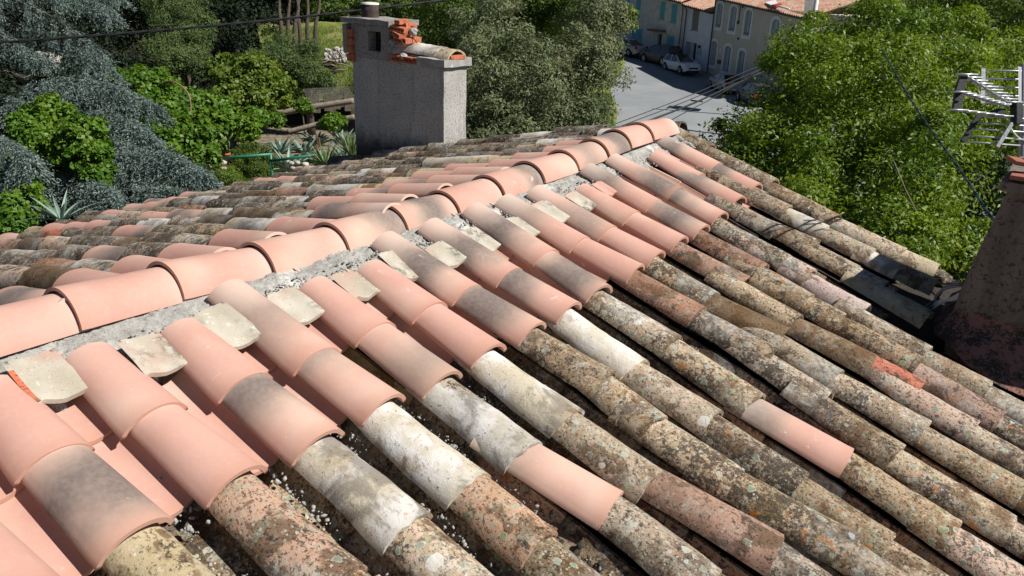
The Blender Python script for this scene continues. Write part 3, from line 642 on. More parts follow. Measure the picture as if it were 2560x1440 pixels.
# ------------------------------------------------------------------ chimney at the edge of the antenna slope
M_st2 = speckled('brown_roughcast', (.20, .172, .145), (.055, .047, .04), 38, .8)
M_red = NM('red_limewash'); a_ = M_red.noise(10, 8, .7); b_ = M_red.noise(60, 5, .7)
M_red = M_red.fin(M_red.mix(M_red.ma('MULTIPLY', M_red.th(M_red.ma('ADD', a_, M_red.ma('MULTIPLY', M_red.ma('SUBTRACT', b_, .5), .8)), .44, .52), .95), M_red.mix(b_, (.25, .125, .095), (.33, .165, .13)), M_red.mix(M_red.th(b_, .55, .62), (.045, .036, .032), (.20, .18, .16))), .95, b_, .7, .006, .1)
c2 = empty('chimney', (2.6, 3.9, -1.0), 'tall brown roughcast chimney with red-washed foot beside the tv antenna', 'chimney')
gx = lambda px, py, Y: onY(px, py, Y)
YC = 3.62; pa = gx(2515, 480, YC); pb = gx(2400, 725, YC+.02); zt2 = pa[2]
mb = MB(); xl_t, xl_b = pa[0], pb[0]
n = 14; vs = []; N2 = 9
def ring(z, t):
    x0 = xl_b+(xl_t-xl_b)*t; y0 = YC+.0+.03*t; x1 = xl_b+.95-.06*t; y1 = YC+.66-.03*t
    out = []
    for (ax, ay), (bx, by) in (((x0, y0), (x1, y0)), ((x1, y0), (x1, y1)), ((x1, y1), (x0, y1)), ((x0, y1), (x0, y0))):
        for i in range(N2):
            p = Vector((ax+(bx-ax)*i/N2, ay+(by-ay)*i/N2, z)); q = noise.noise_vector(p*5)*.012; out.append((p.x+q.x, p.y+q.y, p.z+q.z*.3))
    return out
zb2 = -1.3; K = 4*N2
for i in range(n+1):
    z = zb2+(zt2-zb2)*i/n; t = max(0, (z-pb[2])/(zt2-pb[2])); vs += ring(z, t)
mb.add(vs, [(i*K+k, i*K+(k+1) % K, (i+1)*K+(k+1) % K, (i+1)*K+k) for i in range(n) for k in range(K)]+[tuple(n*K+k for k in range(K))])
weld(mb, 'stack', M_st2, c2)
mb = MB(); skin(mb, xl_t-.03, xl_b+.93, YC-.02, YC+.70, zt2+.004, zt2+.05, .008, .05); weld(mb, 'cap_slab', M_st2, c2)
mb = MB()
for i, (dx, dy, dz) in enumerate(((.10, .03, .075), (.20, .05, .10), (.07, .12, .12))): mb.box((xl_t+dx, YC+dy, zt2+dz), (.10, .06, .010), rot(.2*i, .06*i, 0))
mb.build('loose_brick_slips', plain('dull_red_brick', (.30, .11, .07), .9, sc=20), c2, bevel=.003)
mb = MB(); lathe(mb, (xl_t+.23, YC+.22, zt2+.05), [(.13, 0), (.12, .16), (.13, .19), (.10, .19), (.10, 0)], 20); mb.build('chimney_pot', plain('ochre_pot', (.36, .20, .09), .9, sc=12), c2, True)
# flared mortar foot
mb = MB(); nu, nv = 40, 12; vs = []
for i in range(nu+1):
    s_ = i/nu; y = YC+.60 if False else 0
    # path round the near and ridge-side faces
    if s_ < .45: q = s_/.45; bx, by = xl_b+.02, YC+.55-.55*q; ox, oy = -1, 0
    else: q = (s_-.45)/.55; bx, by = xl_b+.02+1.15*q, YC+.01; ox, oy = (0, -1) if q > .06 else (-.7, -.7)
    for j in range(nv+1):
        t = j/nv; out = .24*(1-t)**1.8 if ox == 0 else .10*(1-t)**1.8
        x = bx+ox*out; yy = by+oy*out; dd = (x*cos(AR)); base = -x*math.tan(AR)+.015
        z = base+t*.22
        nz_ = noise.noise(Vector((x*8, yy*8, z*8)))*.018; vs.append((x, yy+nz_, z+nz_))
mb.add(vs, [(i*(nv+1)+j, (i+1)*(nv+1)+j, (i+1)*(nv+1)+j+1, i*(nv+1)+j+1) for i in range(nu) for j in range(nv)])
weld(mb, 'mortar_foot', M_red, c2, True)
# cables looping between the last tiles and the chimney
M_cab = plain('grey_cable', (.30, .31, .32), .5, var=.05); M_cabw = plain('white_cable', (.68, .68, .66), .5, var=.05); M_black = plain('black_rubber', (.018, .019, .021), .5, var=.1)
def curve3(pts, n=10):
    pts = [np.array(p, float) for p in pts]; P_ = [pts[0]]+pts+[pts[-1]]; out = []
    for i in range(1, len(P_)-2):
        for k in range(n):
            t = k/n; a, b, c, d = P_[i-1:i+3]; out.append(.5*((2*b)+(c-a)*t+(2*a-5*b+4*c-d)*t*t+(3*b-a-3*c+d)*t**3))
    out.append(pts[-1]); return out
cb = empty('cable_bundle', gx(2360, 740, 3.75), 'grey and white cable bundle looping from the last tiles to the brown chimney', 'cable bundle')
for i in range(5):
    o_ = i*3; mb = MB()
    mb.tube(curve3([gx(2300, 790-o_, 3.9), gx(2338, 768-o_*1.5, 3.80+.02*i), gx(2340+o_, 742-o_, 3.78), gx(2362+o_, 722-o_, 3.74), gx(2398, 714-o_*.6, 3.72), gx(2425, 716+o_*.5, 3.75)]), .008, 6); mb.build('cable', M_cab if i % 2 == 0 else M_black, cb, True)
for i in range(3):
    mb = MB(); mb.tube(curve3([gx(2335, 762+i*5, 3.78), gx(2352, 752+i*3, 3.74), gx(2385, 750-i*4, 3.70), gx(2415, 735-i*6, 3.70)]), .006, 6); mb.build('cable', M_cabw, cb, True)

# ------------------------------------------------------------------ tv antenna over that chimney
M_alu = plain('aluminium', (.58, .59, .61), .38, metal=.55, var=.06, bump=0); M_plast = plain('black_plastic', (.02, .021, .023), .5, var=.1); M_galv = plain('galvanised', (.33, .34, .35), .45, metal=.5, var=.1)
DA = 4.55
an = empty('tv_antenna', P(2552, 330, DA), 'silver tv antenna with rod reflectors and short crossing rods above the brown chimney', 'antenna')
def rods(name, lst, r=.0052, par=None, mat=None):
    r = r*.78
    for (x0, y0_, x1, y1_, d0, d1) in lst:
        mb = MB(); mb.tube([P(x0, y0_, d0), P(x1, y1_, d1)], r, 8); mb.build(name, mat or M_alu, par or an, True)
up = [(2462, y, 2640, y+3, DA, DA+.05) for y in (176, 197, 218, 239, 257)]
rods('reflector_rod', up, .0065)
mb = MB(); mb.hexa([P(2452, 258, DA-.01), P(2462, 258, DA-.01), P(2462, 258, DA+.02), P(2452, 258, DA+.02)], [P(2454, 170, DA-.01), P(2464, 170, DA-.01), P(2464, 170, DA+.02), P(2454, 170, DA+.02)]); mb.build('reflector_bar', M_galv, an)
mb = MB(); mb.hexa([P(2546, 262, DA-.03), P(2554, 262, DA-.03), P(2554, 262, DA), P(2546, 262, DA)], [P(2546, 167, DA-.03), P(2554, 167, DA-.03), P(2554, 167, DA), P(2546, 167, DA)]); mb.build('reflector_bar', M_alu, an)
low = [(2452, 291, 2620, 300, DA, DA), (2440, 307, 2620, 318, DA, DA), (2431, 322, 2620, 334, DA, DA), (2423, 339, 2560, 349, DA, DA), (2413, 354, 2550, 364, DA, DA)]
rods('reflector_rod', low, .0062)
mb = MB(); mb.tube([P(2447, 288, DA-.01), P(2406, 354, DA-.01)], .017, 4); mb.build('reflector_bar', M_plast, an)
mb = MB(); mb.tube([P(2530, 308, DA-.03), P(2492, 368, DA-.03)], .014, 4); mb.build('strut', M_galv, an)
# director rods receding in three rows, carried by black end plates
for row, (sx, sy, ex, ey, nn, ln) in enumerate(((2389, 185, 2520, 262, 11, 56), (2379, 229, 2500, 264, 9, 48), (2369, 274, 2510, 292, 7, 52))):
    for i in range(nn):
        t = i/(nn-1); x = sx+(ex-sx)*t; y = sy+(ey-sy)*t; d = DA-.75+.75*t; l_ = ln*(1-.12*t)
        rods('director_rod', [(x, y, x+l_, y+1.5, d, d)], .0058)
rods('boom', [(2410, 186, 2530, 262, DA-.72, DA)], .008, mat=M_galv); rods('boom', [(2405, 231, 2525, 266, DA-.72, DA)], .007, mat=M_galv)
def plate(pts, d, t=.02):
    mb = MB(); a = [P(x, y, d) for x, y in pts]; mb.prism(a, _fw*t); mb.build('end_plate', M_plast, an)
plate([(2402, 190), (2420, 188), (2416, 210), (2410, 232), (2400, 232), (2390, 228)], DA-.74); plate([(2390, 232), (2410, 232), (2406, 262), (2402, 276), (2384, 276)], DA-.72)
mb = MB(); mb.box(P(2541, 285, DA-.02), (.02, .03, .065), (_r, _fw, _u)); mb.box(P(2495, 281, DA-.02), (.03, .03, .016), (_r, _fw, _u)); mb.build('junction_box', M_plast, an, bevel=.005)
mb = MB()
for q in (2504, 2517): mb.tube(curve3([P(q-6, 262, DA-.03), P(q-4, 246, DA-.03), P(q+4, 246, DA-.03), P(q+8, 262, DA-.03)]), .006, 6)
mb.build('dipole', M_galv, an, True)
mb = MB(); mb.tube([P(2560, 160, DA+.03), P(2556, 300, DA+.03), P(2548, 520, DA+.12)], .018, 10); mb.build('mast', M_galv, an, True)
mb = MB(); mb.tube(curve3([P(2528, 322, DA-.03), P(2536, 334, DA-.04), P(2548, 345, DA), P(2562, 352, DA)]), .004, 6); mb.build('lead', M_cabw, an, True)
ds = empty('satellite_dish', P(2575, 405, DA+.1), 'curved grey edge of a dish behind the chimney pot at the picture edge', 'satellite dish')
mb = MB(); vs = []
for i in range(9):
    for j in range(25):
        r_ = .30*i/8; a = 2*pi*j/24; vs.append(np.array(P(2605, 405, DA+.35))+_r*(-.0+.08*(1-(r_/.30)**2)*-1+.02)+(_fw*cos(a)+_u*sin(a))*r_*np.array(1.0)*.62)
mb.add(vs, [(i*25+j, i*25+j+1, (i+1)*25+j+1, (i+1)*25+j) for i in range(8) for j in range(24)]); o = mb.build('dish', M_galv, ds, True); sm = o.modifiers.new('s', 'SOLIDIFY'); sm.thickness = .006

# ------------------------------------------------------------------ overhead cables
def twisted(name, pts, r, strands, pitch, mat, lab, n=24, par=None):
    path = curve3(pts, n); root = empty(name, path[0], lab, 'cable')
    for s_ in range(strands):
        ph = 2*pi*s_/strands; ln = 0; out = []
        for i, p in enumerate(path):
            d = path[min(i+1, len(path)-1)]-path[max(i-1, 0)]; d = d/np.linalg.norm(d)
            if i: ln += np.linalg.norm(p-path[i-1])
            a = np.cross(d, [0, 0, 1.0]); a /= np.linalg.norm(a); b = np.cross(a, d); an_ = ph+2*pi*ln/pitch
            out.append(p+(a*cos(an_)+b*sin(an_))*r*1.05)
        mb = MB(); mb.tube(out, r, 6); mb.build('strand', mat, root, True)
    return root
twisted('overhead_cable', [P(-260, 125, 7.0), P(0, 106, 7.2), P(330, 82, 7.5), P(700, 48, 7.9), P(1115, 0, 8.4), P(1500, -52, 8.9)], .0072, 3, .55, M_black, 'thick twisted black cable crossing in front of the trees and the far chimney', 60)
twisted('overhead_cable', [P(2570, 640, 4.3), P(2480, 545, 4.6), P(2400, 425, 5.3), P(2290, 270, 6.6), P(2205, 125, 8.5)], .0050, 2, .35, plain('dark_green_cable', (.02, .045, .045), .45), 'twisted dark cable running from the brown chimney into the bright green tree', 50)
wires = [((1535, 311), (1890, 168), 30, 'thin wire over the street, uppermost of four'), ((1545, 318), (1890, 178), 30, 'thin wire over the street, second of four'), ((1615, 305), (1860, 200), 30, 'thicker black wire over the street, third of four'), ((1700, 288), (1890, 180), 31, 'thin wire over the street, lowest of four')]
for (a, b, d, lab) in wires:
    mb = MB(); a = np.array(a, float); b = np.array(b, float); e = (b-a)*.25; m_ = (a+b)/2
    mb.tube(curve3([P(*(a-e*1.6), d-4), P(*a, d-2), P(m_[0], m_[1]+4, d), P(*b, d+3), P(*(b+e*2), d+5)], 8), .035 if 'thicker' in lab else .016, 6)
    o = mb.build('street_wire', M_black, None, True); tag(o, lab, 'wire', 'wires over the street')
mb = MB(); mb.tube([P(1727, 251, 31), P(1757, 254, 31)], .03, 6); o = mb.build('wire_spacer', M_black, None, True); tag(o, 'short black bar hanging on the wires over the street', 'cable spacer')
mb = MB(); mb.tube(curve3([P(1690, 320, 9), P(1740, 328, 10), P(1800, 335, 11)]), .008, 6); o = mb.build('gable_wire', M_black, None, True); tag(o, 'short black wire leaving the far end of the ridge', 'wire')
mb = MB(); mb.tube(curve3([P(2235, 405, 7.5), P(2262, 470, 7.2), P(2290, 528, 7)]), .007, 6); o = mb.build('dead_twig', plain('twig', (.16, .13, .10), .9), None, True); tag(o, 'thin bare grey twig standing out of the bright green tree', 'twig')

# ------------------------------------------------------------------ ground, road
M_earth = NM('earth'); a_ = M_earth.noise(.5, 6, .6); b_ = M_earth.noise(6, 6, .7)
M_earth = M_earth.fin(M_earth.mix(M_earth.th(b_, .4, .62), M_earth.mix(M_earth.th(a_, .4, .6), (.055, .06, .022), (.10, .085, .05)), (.030, .028, .016)), .95, b_, .6, .1, .1)
M_asph = NM('asphalt'); a_ = M_asph.noise(.35, 5, .6); b_ = M_asph.noise(22, 5, .7)
_c = M_asph.mix(M_asph.th(a_, .35, .7), (.225, .24, .247), (.28, .293, .297)); _c = M_asph.mix(M_asph.ma('MULTIPLY', M_asph.th(b_, .5, .7), .4), _c, (.20, .21, .21))
_c = M_asph.mix(M_asph.ma('MULTIPLY', M_asph.th(M_asph.noise(1.1, 8, .7, dist=1.0), .60, .66), .45), _c, (.19, .195, .195))
M_asph = M_asph.fin(_c, .9, b_, .3, .01, .25)
M_grass = NM('dry_grass'); a_ = M_grass.noise(1.2, 6, .65); b_ = M_grass.noise(9, 6, .7)
M_grass = M_grass.fin(M_grass.mix(M_grass.th(a_, .42, .6), (.14, .19, .04), (.26, .25, .09)), .95, b_, .8, .08, .1)
HF = np.array([sin(YAW), cos(YAW), 0.0])
def zg(p):                                # the street climbs gently beyond the houses' corner
    return GZ+.10*max(0.0, float((np.array(p[:2])-CAM[:2])@HF[:2])-66.0)
def G2(px, py):
    d = ray(px, py); lo_, hi_ = 5.0, 400.0
    for _ in range(40):
        m_ = (lo_+hi_)/2; p = CAM+d*m_
        if p[2] > zg(p): lo_ = m_
        else: hi_ = m_
    return CAM+d*lo_
N = 200; vs = []; fs = []
for i in range(N+1):
    for j in range(N+1):
        x = -420+620*(i/N); y = -60+560*(j/N); vs.append((x, y, zg((x, y))-.09))
for i in range(N):
    for j in range(N): fs.append((i*(N+1)+j, (i+1)*(N+1)+j, (i+1)*(N+1)+j+1, i*(N+1)+j+1))
me = bpy.data.meshes.new('ground'); me.from_pydata(vs, [], fs); o = link('ground', me, M_earth); tag(o, 'brown and green garden earth under the trees', kind='structure')
def gpoly(name, pix, dz, mat, lab, thick=0.0):
    mb = MB(); pts = [G(x, y) for x, y in pix]; mb.v = [(p[0], p[1], GZ+dz) for p in pts]; mb.f = [tuple(range(len(pts)))]
    o = mb.build(name, mat); return tag(o, lab, kind='structure')
def strip(name, L_, R_, dz, mat, lab, sub=6, skirt=0.0):
    L_ = [np.array(G2(*q)) for q in L_]; R_ = [np.array(G2(*q)) for q in R_]; L_ = curve3(L_, sub); R_ = curve3(R_, sub); vs = []
    for a, b in zip(L_, R_):
        for t in np.linspace(0, 1, 7): p = a*(1-t)+b*t; vs.append((p[0], p[1], zg(p)+dz))
    n = len(L_); fs = [(i*7+k, i*7+k+1, (i+1)*7+k+1, (i+1)*7+k) for i in range(n-1) for k in range(6)]
    mb = MB(); mb.add(vs, fs)
    if skirt:
        for k in (0, 6):
            e = [vs[i*7+k] for i in range(n)]; mb.add(e+[(x, y, z-skirt) for x, y, z in e], [(i, i+1, n+i+1, n+i) for i in range(n-1)])
    return tag(mb.build(name, mat), lab, kind='structure')
RL = [(1440, 600), (1500, 420), (1530, 345), (1541, 300), (1540, 265), (1527, 235), (1530, 213), (1546, 190), (1560, 168), (1563, 150), (1545, 138), (1490, 120)]
RR = [(2700, 700), (2450, 480), (2300, 400), (2180, 345), (2080, 303), (1990, 268), (1900, 236), (1830, 211), (1770, 189), (1690, 162), (1620, 138), (1500, 98)]
strip('road', RL, RR, 0, M_asph, 'pale grey asphalt street curving between the trees and the houses')
strip('pavement', [(x-3, y+3.5) for x, y in RR[3:]], [(x+14, y-3) for x, y in RR[3:]], .12, plain('pavement_concrete', (.24, .24, .235), .9), 'narrow raised pavement in front of the houses', skirt=.2)
strip('verge', [(1300, 600), (1330, 430), (1380, 345), (1400, 300), (1410, 265), (1430, 235), (1440, 213), (1460, 192), (1480, 175), (1500, 160)], [(1441, 600), (1501, 420), (1531, 345), (1542, 300), (1541, 265), (1528, 235), (1531, 213), (1547, 190), (1561, 168), (1564, 150)], .02, M_grass, 'dry green grass verge along the inside of the bend')

# ------------------------------------------------------------------ foliage
def leaf_mat(name, c1, c2, c3, sc=.8, spec=.4, rough=.45, trans=.25):
    m = NM(name); a = m.noise(sc, 3, .5); b = m.noise(14, 3, .6)
    col = m.mix(m.th(a, .38, .62), c1, c2); col = m.mix(m.th(b, .52, .66), col, c3)
    m.set(m.b.inputs['Base Color'], col); m.b.inputs['Roughness'].default_value = rough; m.b.inputs['Specular IOR Level'].default_value = spec
    tr = m.n("ShaderNodeBsdfTranslucent"); m.l(m.hsv(col, .49, 1.1, 1.5), tr.inputs[0]); mx = m.n("ShaderNodeMixShader"); mx.inputs[0].default_value = trans
    m.l(m.b.outputs[0], mx.inputs[1]); m.l(tr.outputs[0], mx.inputs[2]); m.l(mx.outputs[0], m.out.inputs[0]); return m.m
def leaves(name, pts, size, mat, parent, asp=.45, up=.35, out=None, dirs=None, droop=0.0, seed=1):
    """one small folded leaf per point"""
    r = np.random.default_rng(seed); n = len(pts); pts = np.asarray(pts, float)
    nrm = r.normal(size=(n, 3))
    if out is not None: nrm = nrm*.75+out
    nrm[:, 2] += up; nrm /= np.linalg.norm(nrm, axis=1)[:, None]+1e-9
    d = r.normal(size=(n, 3)) if dirs is None else dirs+r.normal(size=(n, 3))*.45
    d[:, 2] -= droop
    d -= nrm*(d*nrm).sum(1)[:, None]; d /= np.linalg.norm(d, axis=1)[:, None]+1e-9
    s = np.cross(nrm, d); L = size*r.uniform(.6, 1.25, n)[:, None]; W = L*asp
    f = nrm*W*.22
    V = np.empty((n, 4, 3)); V[:, 0] = pts; V[:, 1] = pts+d*L*.5+s*W*.5+f; V[:, 2] = pts+d*L; V[:, 3] = pts+d*L*.5-s*W*.5+f
    me = fast_mesh(name, V.reshape(-1, 3), np.arange(n*4).reshape(n, 4)); return link(name, me, mat, parent)
def crown_pts(blobs, n, clump=.22, nc=120, seed=0, inner=.25, gap=.0):
    """leaf points gathered into clumps over a set of ellipsoids: (centre, (rx,ry,rz))"""
    r = np.random.default_rng(seed); out = []; nor = []
    vol = np.array([max(b[1])**2 for b in blobs]); vol = vol/vol.sum()
    for (c, rad), w_ in zip(blobs, vol):
        c = np.array(c, float); rad = np.array(rad, float)*np.ones(3); k = max(6, int(nc*w_)); m = int(n*w_)
        cc = r.normal(size=(k, 3)); cc /= np.linalg.norm(cc, axis=1)[:, None]; cc *= r.uniform(.72, 1.08, (k, 1)); cs = r.uniform(.55, 1.35, k)*clump
        idx = r.integers(0, k, int(m*(1-inner))); q = r.normal(size=(len(idx), 3)); q /= np.linalg.norm(q, axis=1)[:, None]; q *= r.uniform(.35, 1.0, (len(idx), 1))**.6
        p = cc[idx]*rad+q*cs[idx][:, None]*np.array([1, 1, .72])
        o_ = q*.8+cc[idx]*.5
        p2 = r.normal(size=(m-len(idx), 3)); p2 /= np.linalg.norm(p2, axis=1)[:, None]; o2 = p2.copy(); p2 = p2*(r.uniform(.3, .95, (len(p2), 1)))*rad
        out.append(c+np.concatenate([p, p2])); nor.append(np.concatenate([o_, o2]))
    p = np.concatenate(out); o_ = np.concatenate(nor); keep = p[:, 2] > GZ+.1
    return p[keep], o_[keep]
M_bark = plain('bark', (.085, .065, .05), .95, var=.4, sc=8, bump=.8, bd=.03)
M_barkp = plain('pale_bark', (.24, .21, .17), .95, var=.3, sc=5, bump=.6, bd=.03)
def trunk(par, base, tops, r0, mat=None, seed=0):
    r = random.Random(seed); base = np.array(base, float); mb = MB()
    h = np.array(tops[0])-base; pts = [base+h*t+np.array([r.uniform(-.1, .1), r.uniform(-.1, .1), 0])*r0*4*(0 < t < 1) for t in (0, .25, .5, .75, 1)]
    mb.tube(pts, [r0*1.25, r0, r0*.85, r0*.65, r0*.4], 9)
    for t in tops[1:]:
        t = np.array(t, float); s_ = base+h*r.uniform(.35, .7); m_ = (s_+t)/2+np.array([0, 0, .1*np.linalg.norm(t-s_)]); mb.tube(curve3([s_, m_, t], 4), list(np.linspace(r0*.45, r0*.1, 9)), 7)
    return mb.build('trunk', mat or M_bark, par, True)
def tree(name, lab, cat, blobs, n, size, mat, r0=.2, clump=.3, nc=150, seed=1, asp=.45, up=.4, group=None, inner=.25, droop=0.0, bark=None, base=None, notrunk=False):
    cs = np.array([b[0] for b in blobs]); c = cs.mean(0); base = np.array([c[0], c[1], GZ]) if base is None else base
    o = empty(name, base, lab, cat, group)
    if notrunk: mb = MB(); mb.tube([base, (np.array(base)+c)/2, c], [.05, .035, .015], 5); mb.build('stem', M_bark, o)
    else: trunk(o, base, [c]+[b[0] for b in blobs][:6], r0, bark, seed)
    p, nn = crown_pts(blobs, n, clump, nc, seed, inner); leaves('crown', p, size, mat, o, asp, up, nn, seed=seed, droop=droop); return o
def B(px, py, dep, rx, rz=None, ry=None): return (P(px, py, dep), (rx, ry or rx, rz or rx))

L_bright = leaf_mat('leaf_bright', (.08, .16, .012), (.155, .235, .02), (.245, .29, .045), .9, .35, .5, .35)
L_olive = leaf_mat('leaf_grey_green', (.10, .13, .055), (.17, .195, .095), (.22, .24, .13), .5, .25, .6, .2)
L_mid = leaf_mat('leaf_mid', (.06, .11, .016), (.10, .155, .022), (.14, .18, .035), .6, .3, .55, .28)
L_dark = leaf_mat('leaf_painted_shade', (.010, .018, .008), (.018, .030, .012), (.028, .042, .018), .4, .2, .65, .1)  # near-black green stands in for the deep shade of the wood
L_shade = leaf_mat('leaf_shade_tint', (.022, .042, .010), (.035, .062, .014), (.055, .085, .02), .7, .3, .55, .2)  # shade of the tree above is put into this leaf colour
L_ced = leaf_mat('needle_blue', (.095, .14, .125), (.17, .225, .20), (.27, .32, .285), 1.6, .2, .6, .1)
L_ivy = leaf_mat('leaf_ivy', (.055, .14, .012), (.12, .22, .022), (.18, .27, .045), .9, .3, .5, .3)
L_conif = leaf_mat('needle_green', (.06, .10, .03), (.10, .15, .045), (.15, .185, .065), .8, .2, .6, .1)
L_wild = leaf_mat('leaf_yellow_green', (.10, .17, .02), (.14, .20, .03), (.19, .22, .06), .5, .3, .5, .3)

# bright green tree right of the street
bl = [B(2150, 330, 14.5, 2.0, 1.7), B(1960, 450, 14, 1.35, 1.1), B(2240, 170, 15.5, 2.0, 1.3), B(2055, 205, 15.5, 1.15, .95), B(1850, 318, 15, .45, .35), B(2300, 480, 13, 1.25, 1.3), B(2110, 560, 12.5, 1.25, 1.0), B(1925, 360, 14.5, .85, .75), B(2380, 290, 15, 1.3, 1.2), B(2250, 620, 12.5, 1.3, .9), B(2160, 100, 16, 1.3, .8), B(2400, 140, 16.5, 1.2, .9), B(2040, 120, 16.5, .75, .6), B(2060, 380, 13.2, .9, .8), B(1905, 240, 15.3, .25, .2)]
tree('broadleaf_tree', 'large bright yellow-green tree with glossy leaves filling the right side behind the roof', 'tree', bl, 150000, .092, L_bright, .22, .42, 230, 11, asp=.40, up=.5, inner=.22)
tree('broadleaf_tree', 'shrub with shade painted in its leaves below the bright tree beside the brown chimney', 'shrub', [B(2330, 640, 14, 1.3, 1.0), B(2450, 560, 14.5, 1.3, 1.3), B(2480, 420, 16, 1.3, 1.2), B(2200, 690, 13.5, 1.2, .7), B(2420, 720, 12.5, 1.2, .8), B(1800, 420, 17, 1.0, .9), B(1880, 480, 15, 1.1, .9)], 30000, .11, L_shade, .15, .35, 120, 12, inner=.4)
tree('broadleaf_tree', 'darker green tree in the upper right corner behind the antenna', 'tree', [B(2480, 60, 24, 2.4, 2.0), B(2620, 160, 22, 2.2, 2.2), B(2330, 10, 26, 2.0, 1.2), B(2560, -60, 27, 3, 2), B(2600, 330, 20, 1.8, 1.8)], 42000, .15, L_mid, .3, .6, 140, 13, inner=.35)
# trees between the far chimney and the street
bl = [B(1300, 235, 36, 3.0, 2.6), B(1440, 190, 37, 2.1, 2.2), B(1200, 230, 36, 2.2, 2.4), B(1390, 300, 35, 2.2, 1.3), B(1240, 110, 38, 2.2, 2.2), B(1500, 95, 39, 1.25, 1.7), B(1470, 20, 40, 1.4, 1.6), B(1270, 330, 34.5, 2.2, .9), B(1505, 165, 37, 1.1, 1.3)]
tree('olive_tree', 'big rounded grey-green tree between the far chimney and the street', 'tree', bl, 95000, .19, L_olive, .3, .72, 230, 21, asp=.34, up=.5, inner=.25)
tree('broadleaf_tree', 'brighter green tall tree rising behind the grey-green tree', 'tree', [B(1330, 60, 42, 1.9, 3.2), B(1290, -20, 43, 2.2, 2.4), B(1410, 10, 43, 1.7, 2.2), B(1180, 60, 42, 2.2, 2.4), B(1110, 90, 42, 2, 2.6)], 45000, .21, L_mid, .3, .7, 150, 22, asp=.4, up=.4)
tree('broadleaf_tree', 'leafy green tree touching the top edge left of the far chimney pot', 'tree', [B(840, 0, 60, 2.8, 2.4), B(862, 35, 59, 1.3, 1.6), B(980, 10, 60, 3.4, 2.8), B(1100, 10, 60, 3.4, 3.0)], 34000, .26, L_mid, .25, .6, 110, 23)
# wood behind the garden: crowns one can tell apart, deep shade painted in their leaves
dk = [(60, -20, 62, 5, 'tall dark tree at the top left corner'), (330, -60, 66, 6, 'dark tree crown above the cedar'), (560, -70, 70, 6, 'black-green tree high over the garden'), (780, -50, 72, 5, 'dark tree above the pale grass slope'), (230, 170, 56, 3.6, 'dense dark shrub under the upper cedar boughs'), (420, 240, 54, 3.6, 'dense dark shrub behind the ivy mound'), (620, 110, 58, 3.8, 'dense dark shrub behind the yellow-green bush'), (100, 190, 50, 3.2, 'dense dark shrub near the pale fallen trunk')]
for i, (x, y, d, r_, lab) in enumerate(dk):
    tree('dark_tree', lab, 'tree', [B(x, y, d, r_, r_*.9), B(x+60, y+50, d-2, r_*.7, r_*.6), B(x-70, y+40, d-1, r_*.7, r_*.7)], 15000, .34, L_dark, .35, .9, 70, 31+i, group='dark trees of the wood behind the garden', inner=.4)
for i, (x, y, d, r_, rz, lab) in enumerate([(445, 55, 44, 1.7, 2.1, 'sunlit juniper with rough olive-green sprays at the top centre-left'), (450, 145, 42, 1.3, .8, 'lower bough mass of green juniper over the black shade'), (690, 185, 43, 1.2, 1.4, 'dull green conifer right of the yellow-green bush'), (765, 185, 41, .6, .7, 'small ragged conifer beside the grass slope')]):
    tree('juniper_tree', lab, 'tree', [B(x, y, d, r_, rz), B(x-45, y-30, d, r_*.6, rz*.5), B(x+50, y+20, d, r_*.6, rz*.5), B(x+10, y-60, d+1, r_*.7, rz*.6)], 24000, .17, L_conif, .2, .42, 130, 41+i, asp=.22, up=.5, group='junipers above the garden', inner=.25)
for i, (x, d) in enumerate([(706, 50), (722, 51), (738, 50), (752, 52), (770, 51), (790, 52)]):
    g0 = G(x, 112, GZ+4.0) if False else P(x, 115, d); mb = MB(); mb.tube(curve3([g0+np.array([0, 0, -3.]), P(x-2, 80, d), P(x+(i % 3-1)*8, 20, d), P(x+(i % 2)*14-6, -30, d)], 4), [.22, .2, .17, .15, .14, .13, .12, .11, .1, .09, .08, .07, .06][:13], 7)
    o = mb.build('tree_trunk', M_bark, None, True); tag(o, 'slender dark trunk above the grass slope, %s of six from the left' % ORD[i+1], 'tree trunk', 'slender trunks above the grass slope')

# grassy bank rising behind the garden
def bank(name, pts3, mat, lab, nx=24, ny=14, amp=.25):
    a, b, c, d = [np.array(p, float) for p in pts3]; vs = []
    for i in range(nx+1):
        for j in range(ny+1):
            s_, t = i/nx, j/ny; p = (a*(1-s_)+b*s_)*(1-t)+(d*(1-s_)+c*s_)*t; p = p+np.array([0, 0, noise.noise(Vector(p)*.5)*amp]); vs.append(p)
    mb = MB(); mb.add(vs, [(i*(ny+1)+j, (i+1)*(ny+1)+j, (i+1)*(ny+1)+j+1, i*(ny+1)+j+1) for i in range(nx) for j in range(ny)])
    o = mb.build(name, mat, None, True); return tag(o, lab, kind='structure')
bank('grass_slope', [P(690, 260, 43.5), P(990, 230, 42), P(1000, 60, 56), P(640, 60, 58)], M_grass, 'sunlit grass slope between the garden and the wood')
bank('wooded_slope', [P(-420, 330, 52), P(760, 260, 52), P(900, -60, 85), P(-520, -40, 85)], M_earth, 'dark wooded slope behind the garden', amp=1.2)
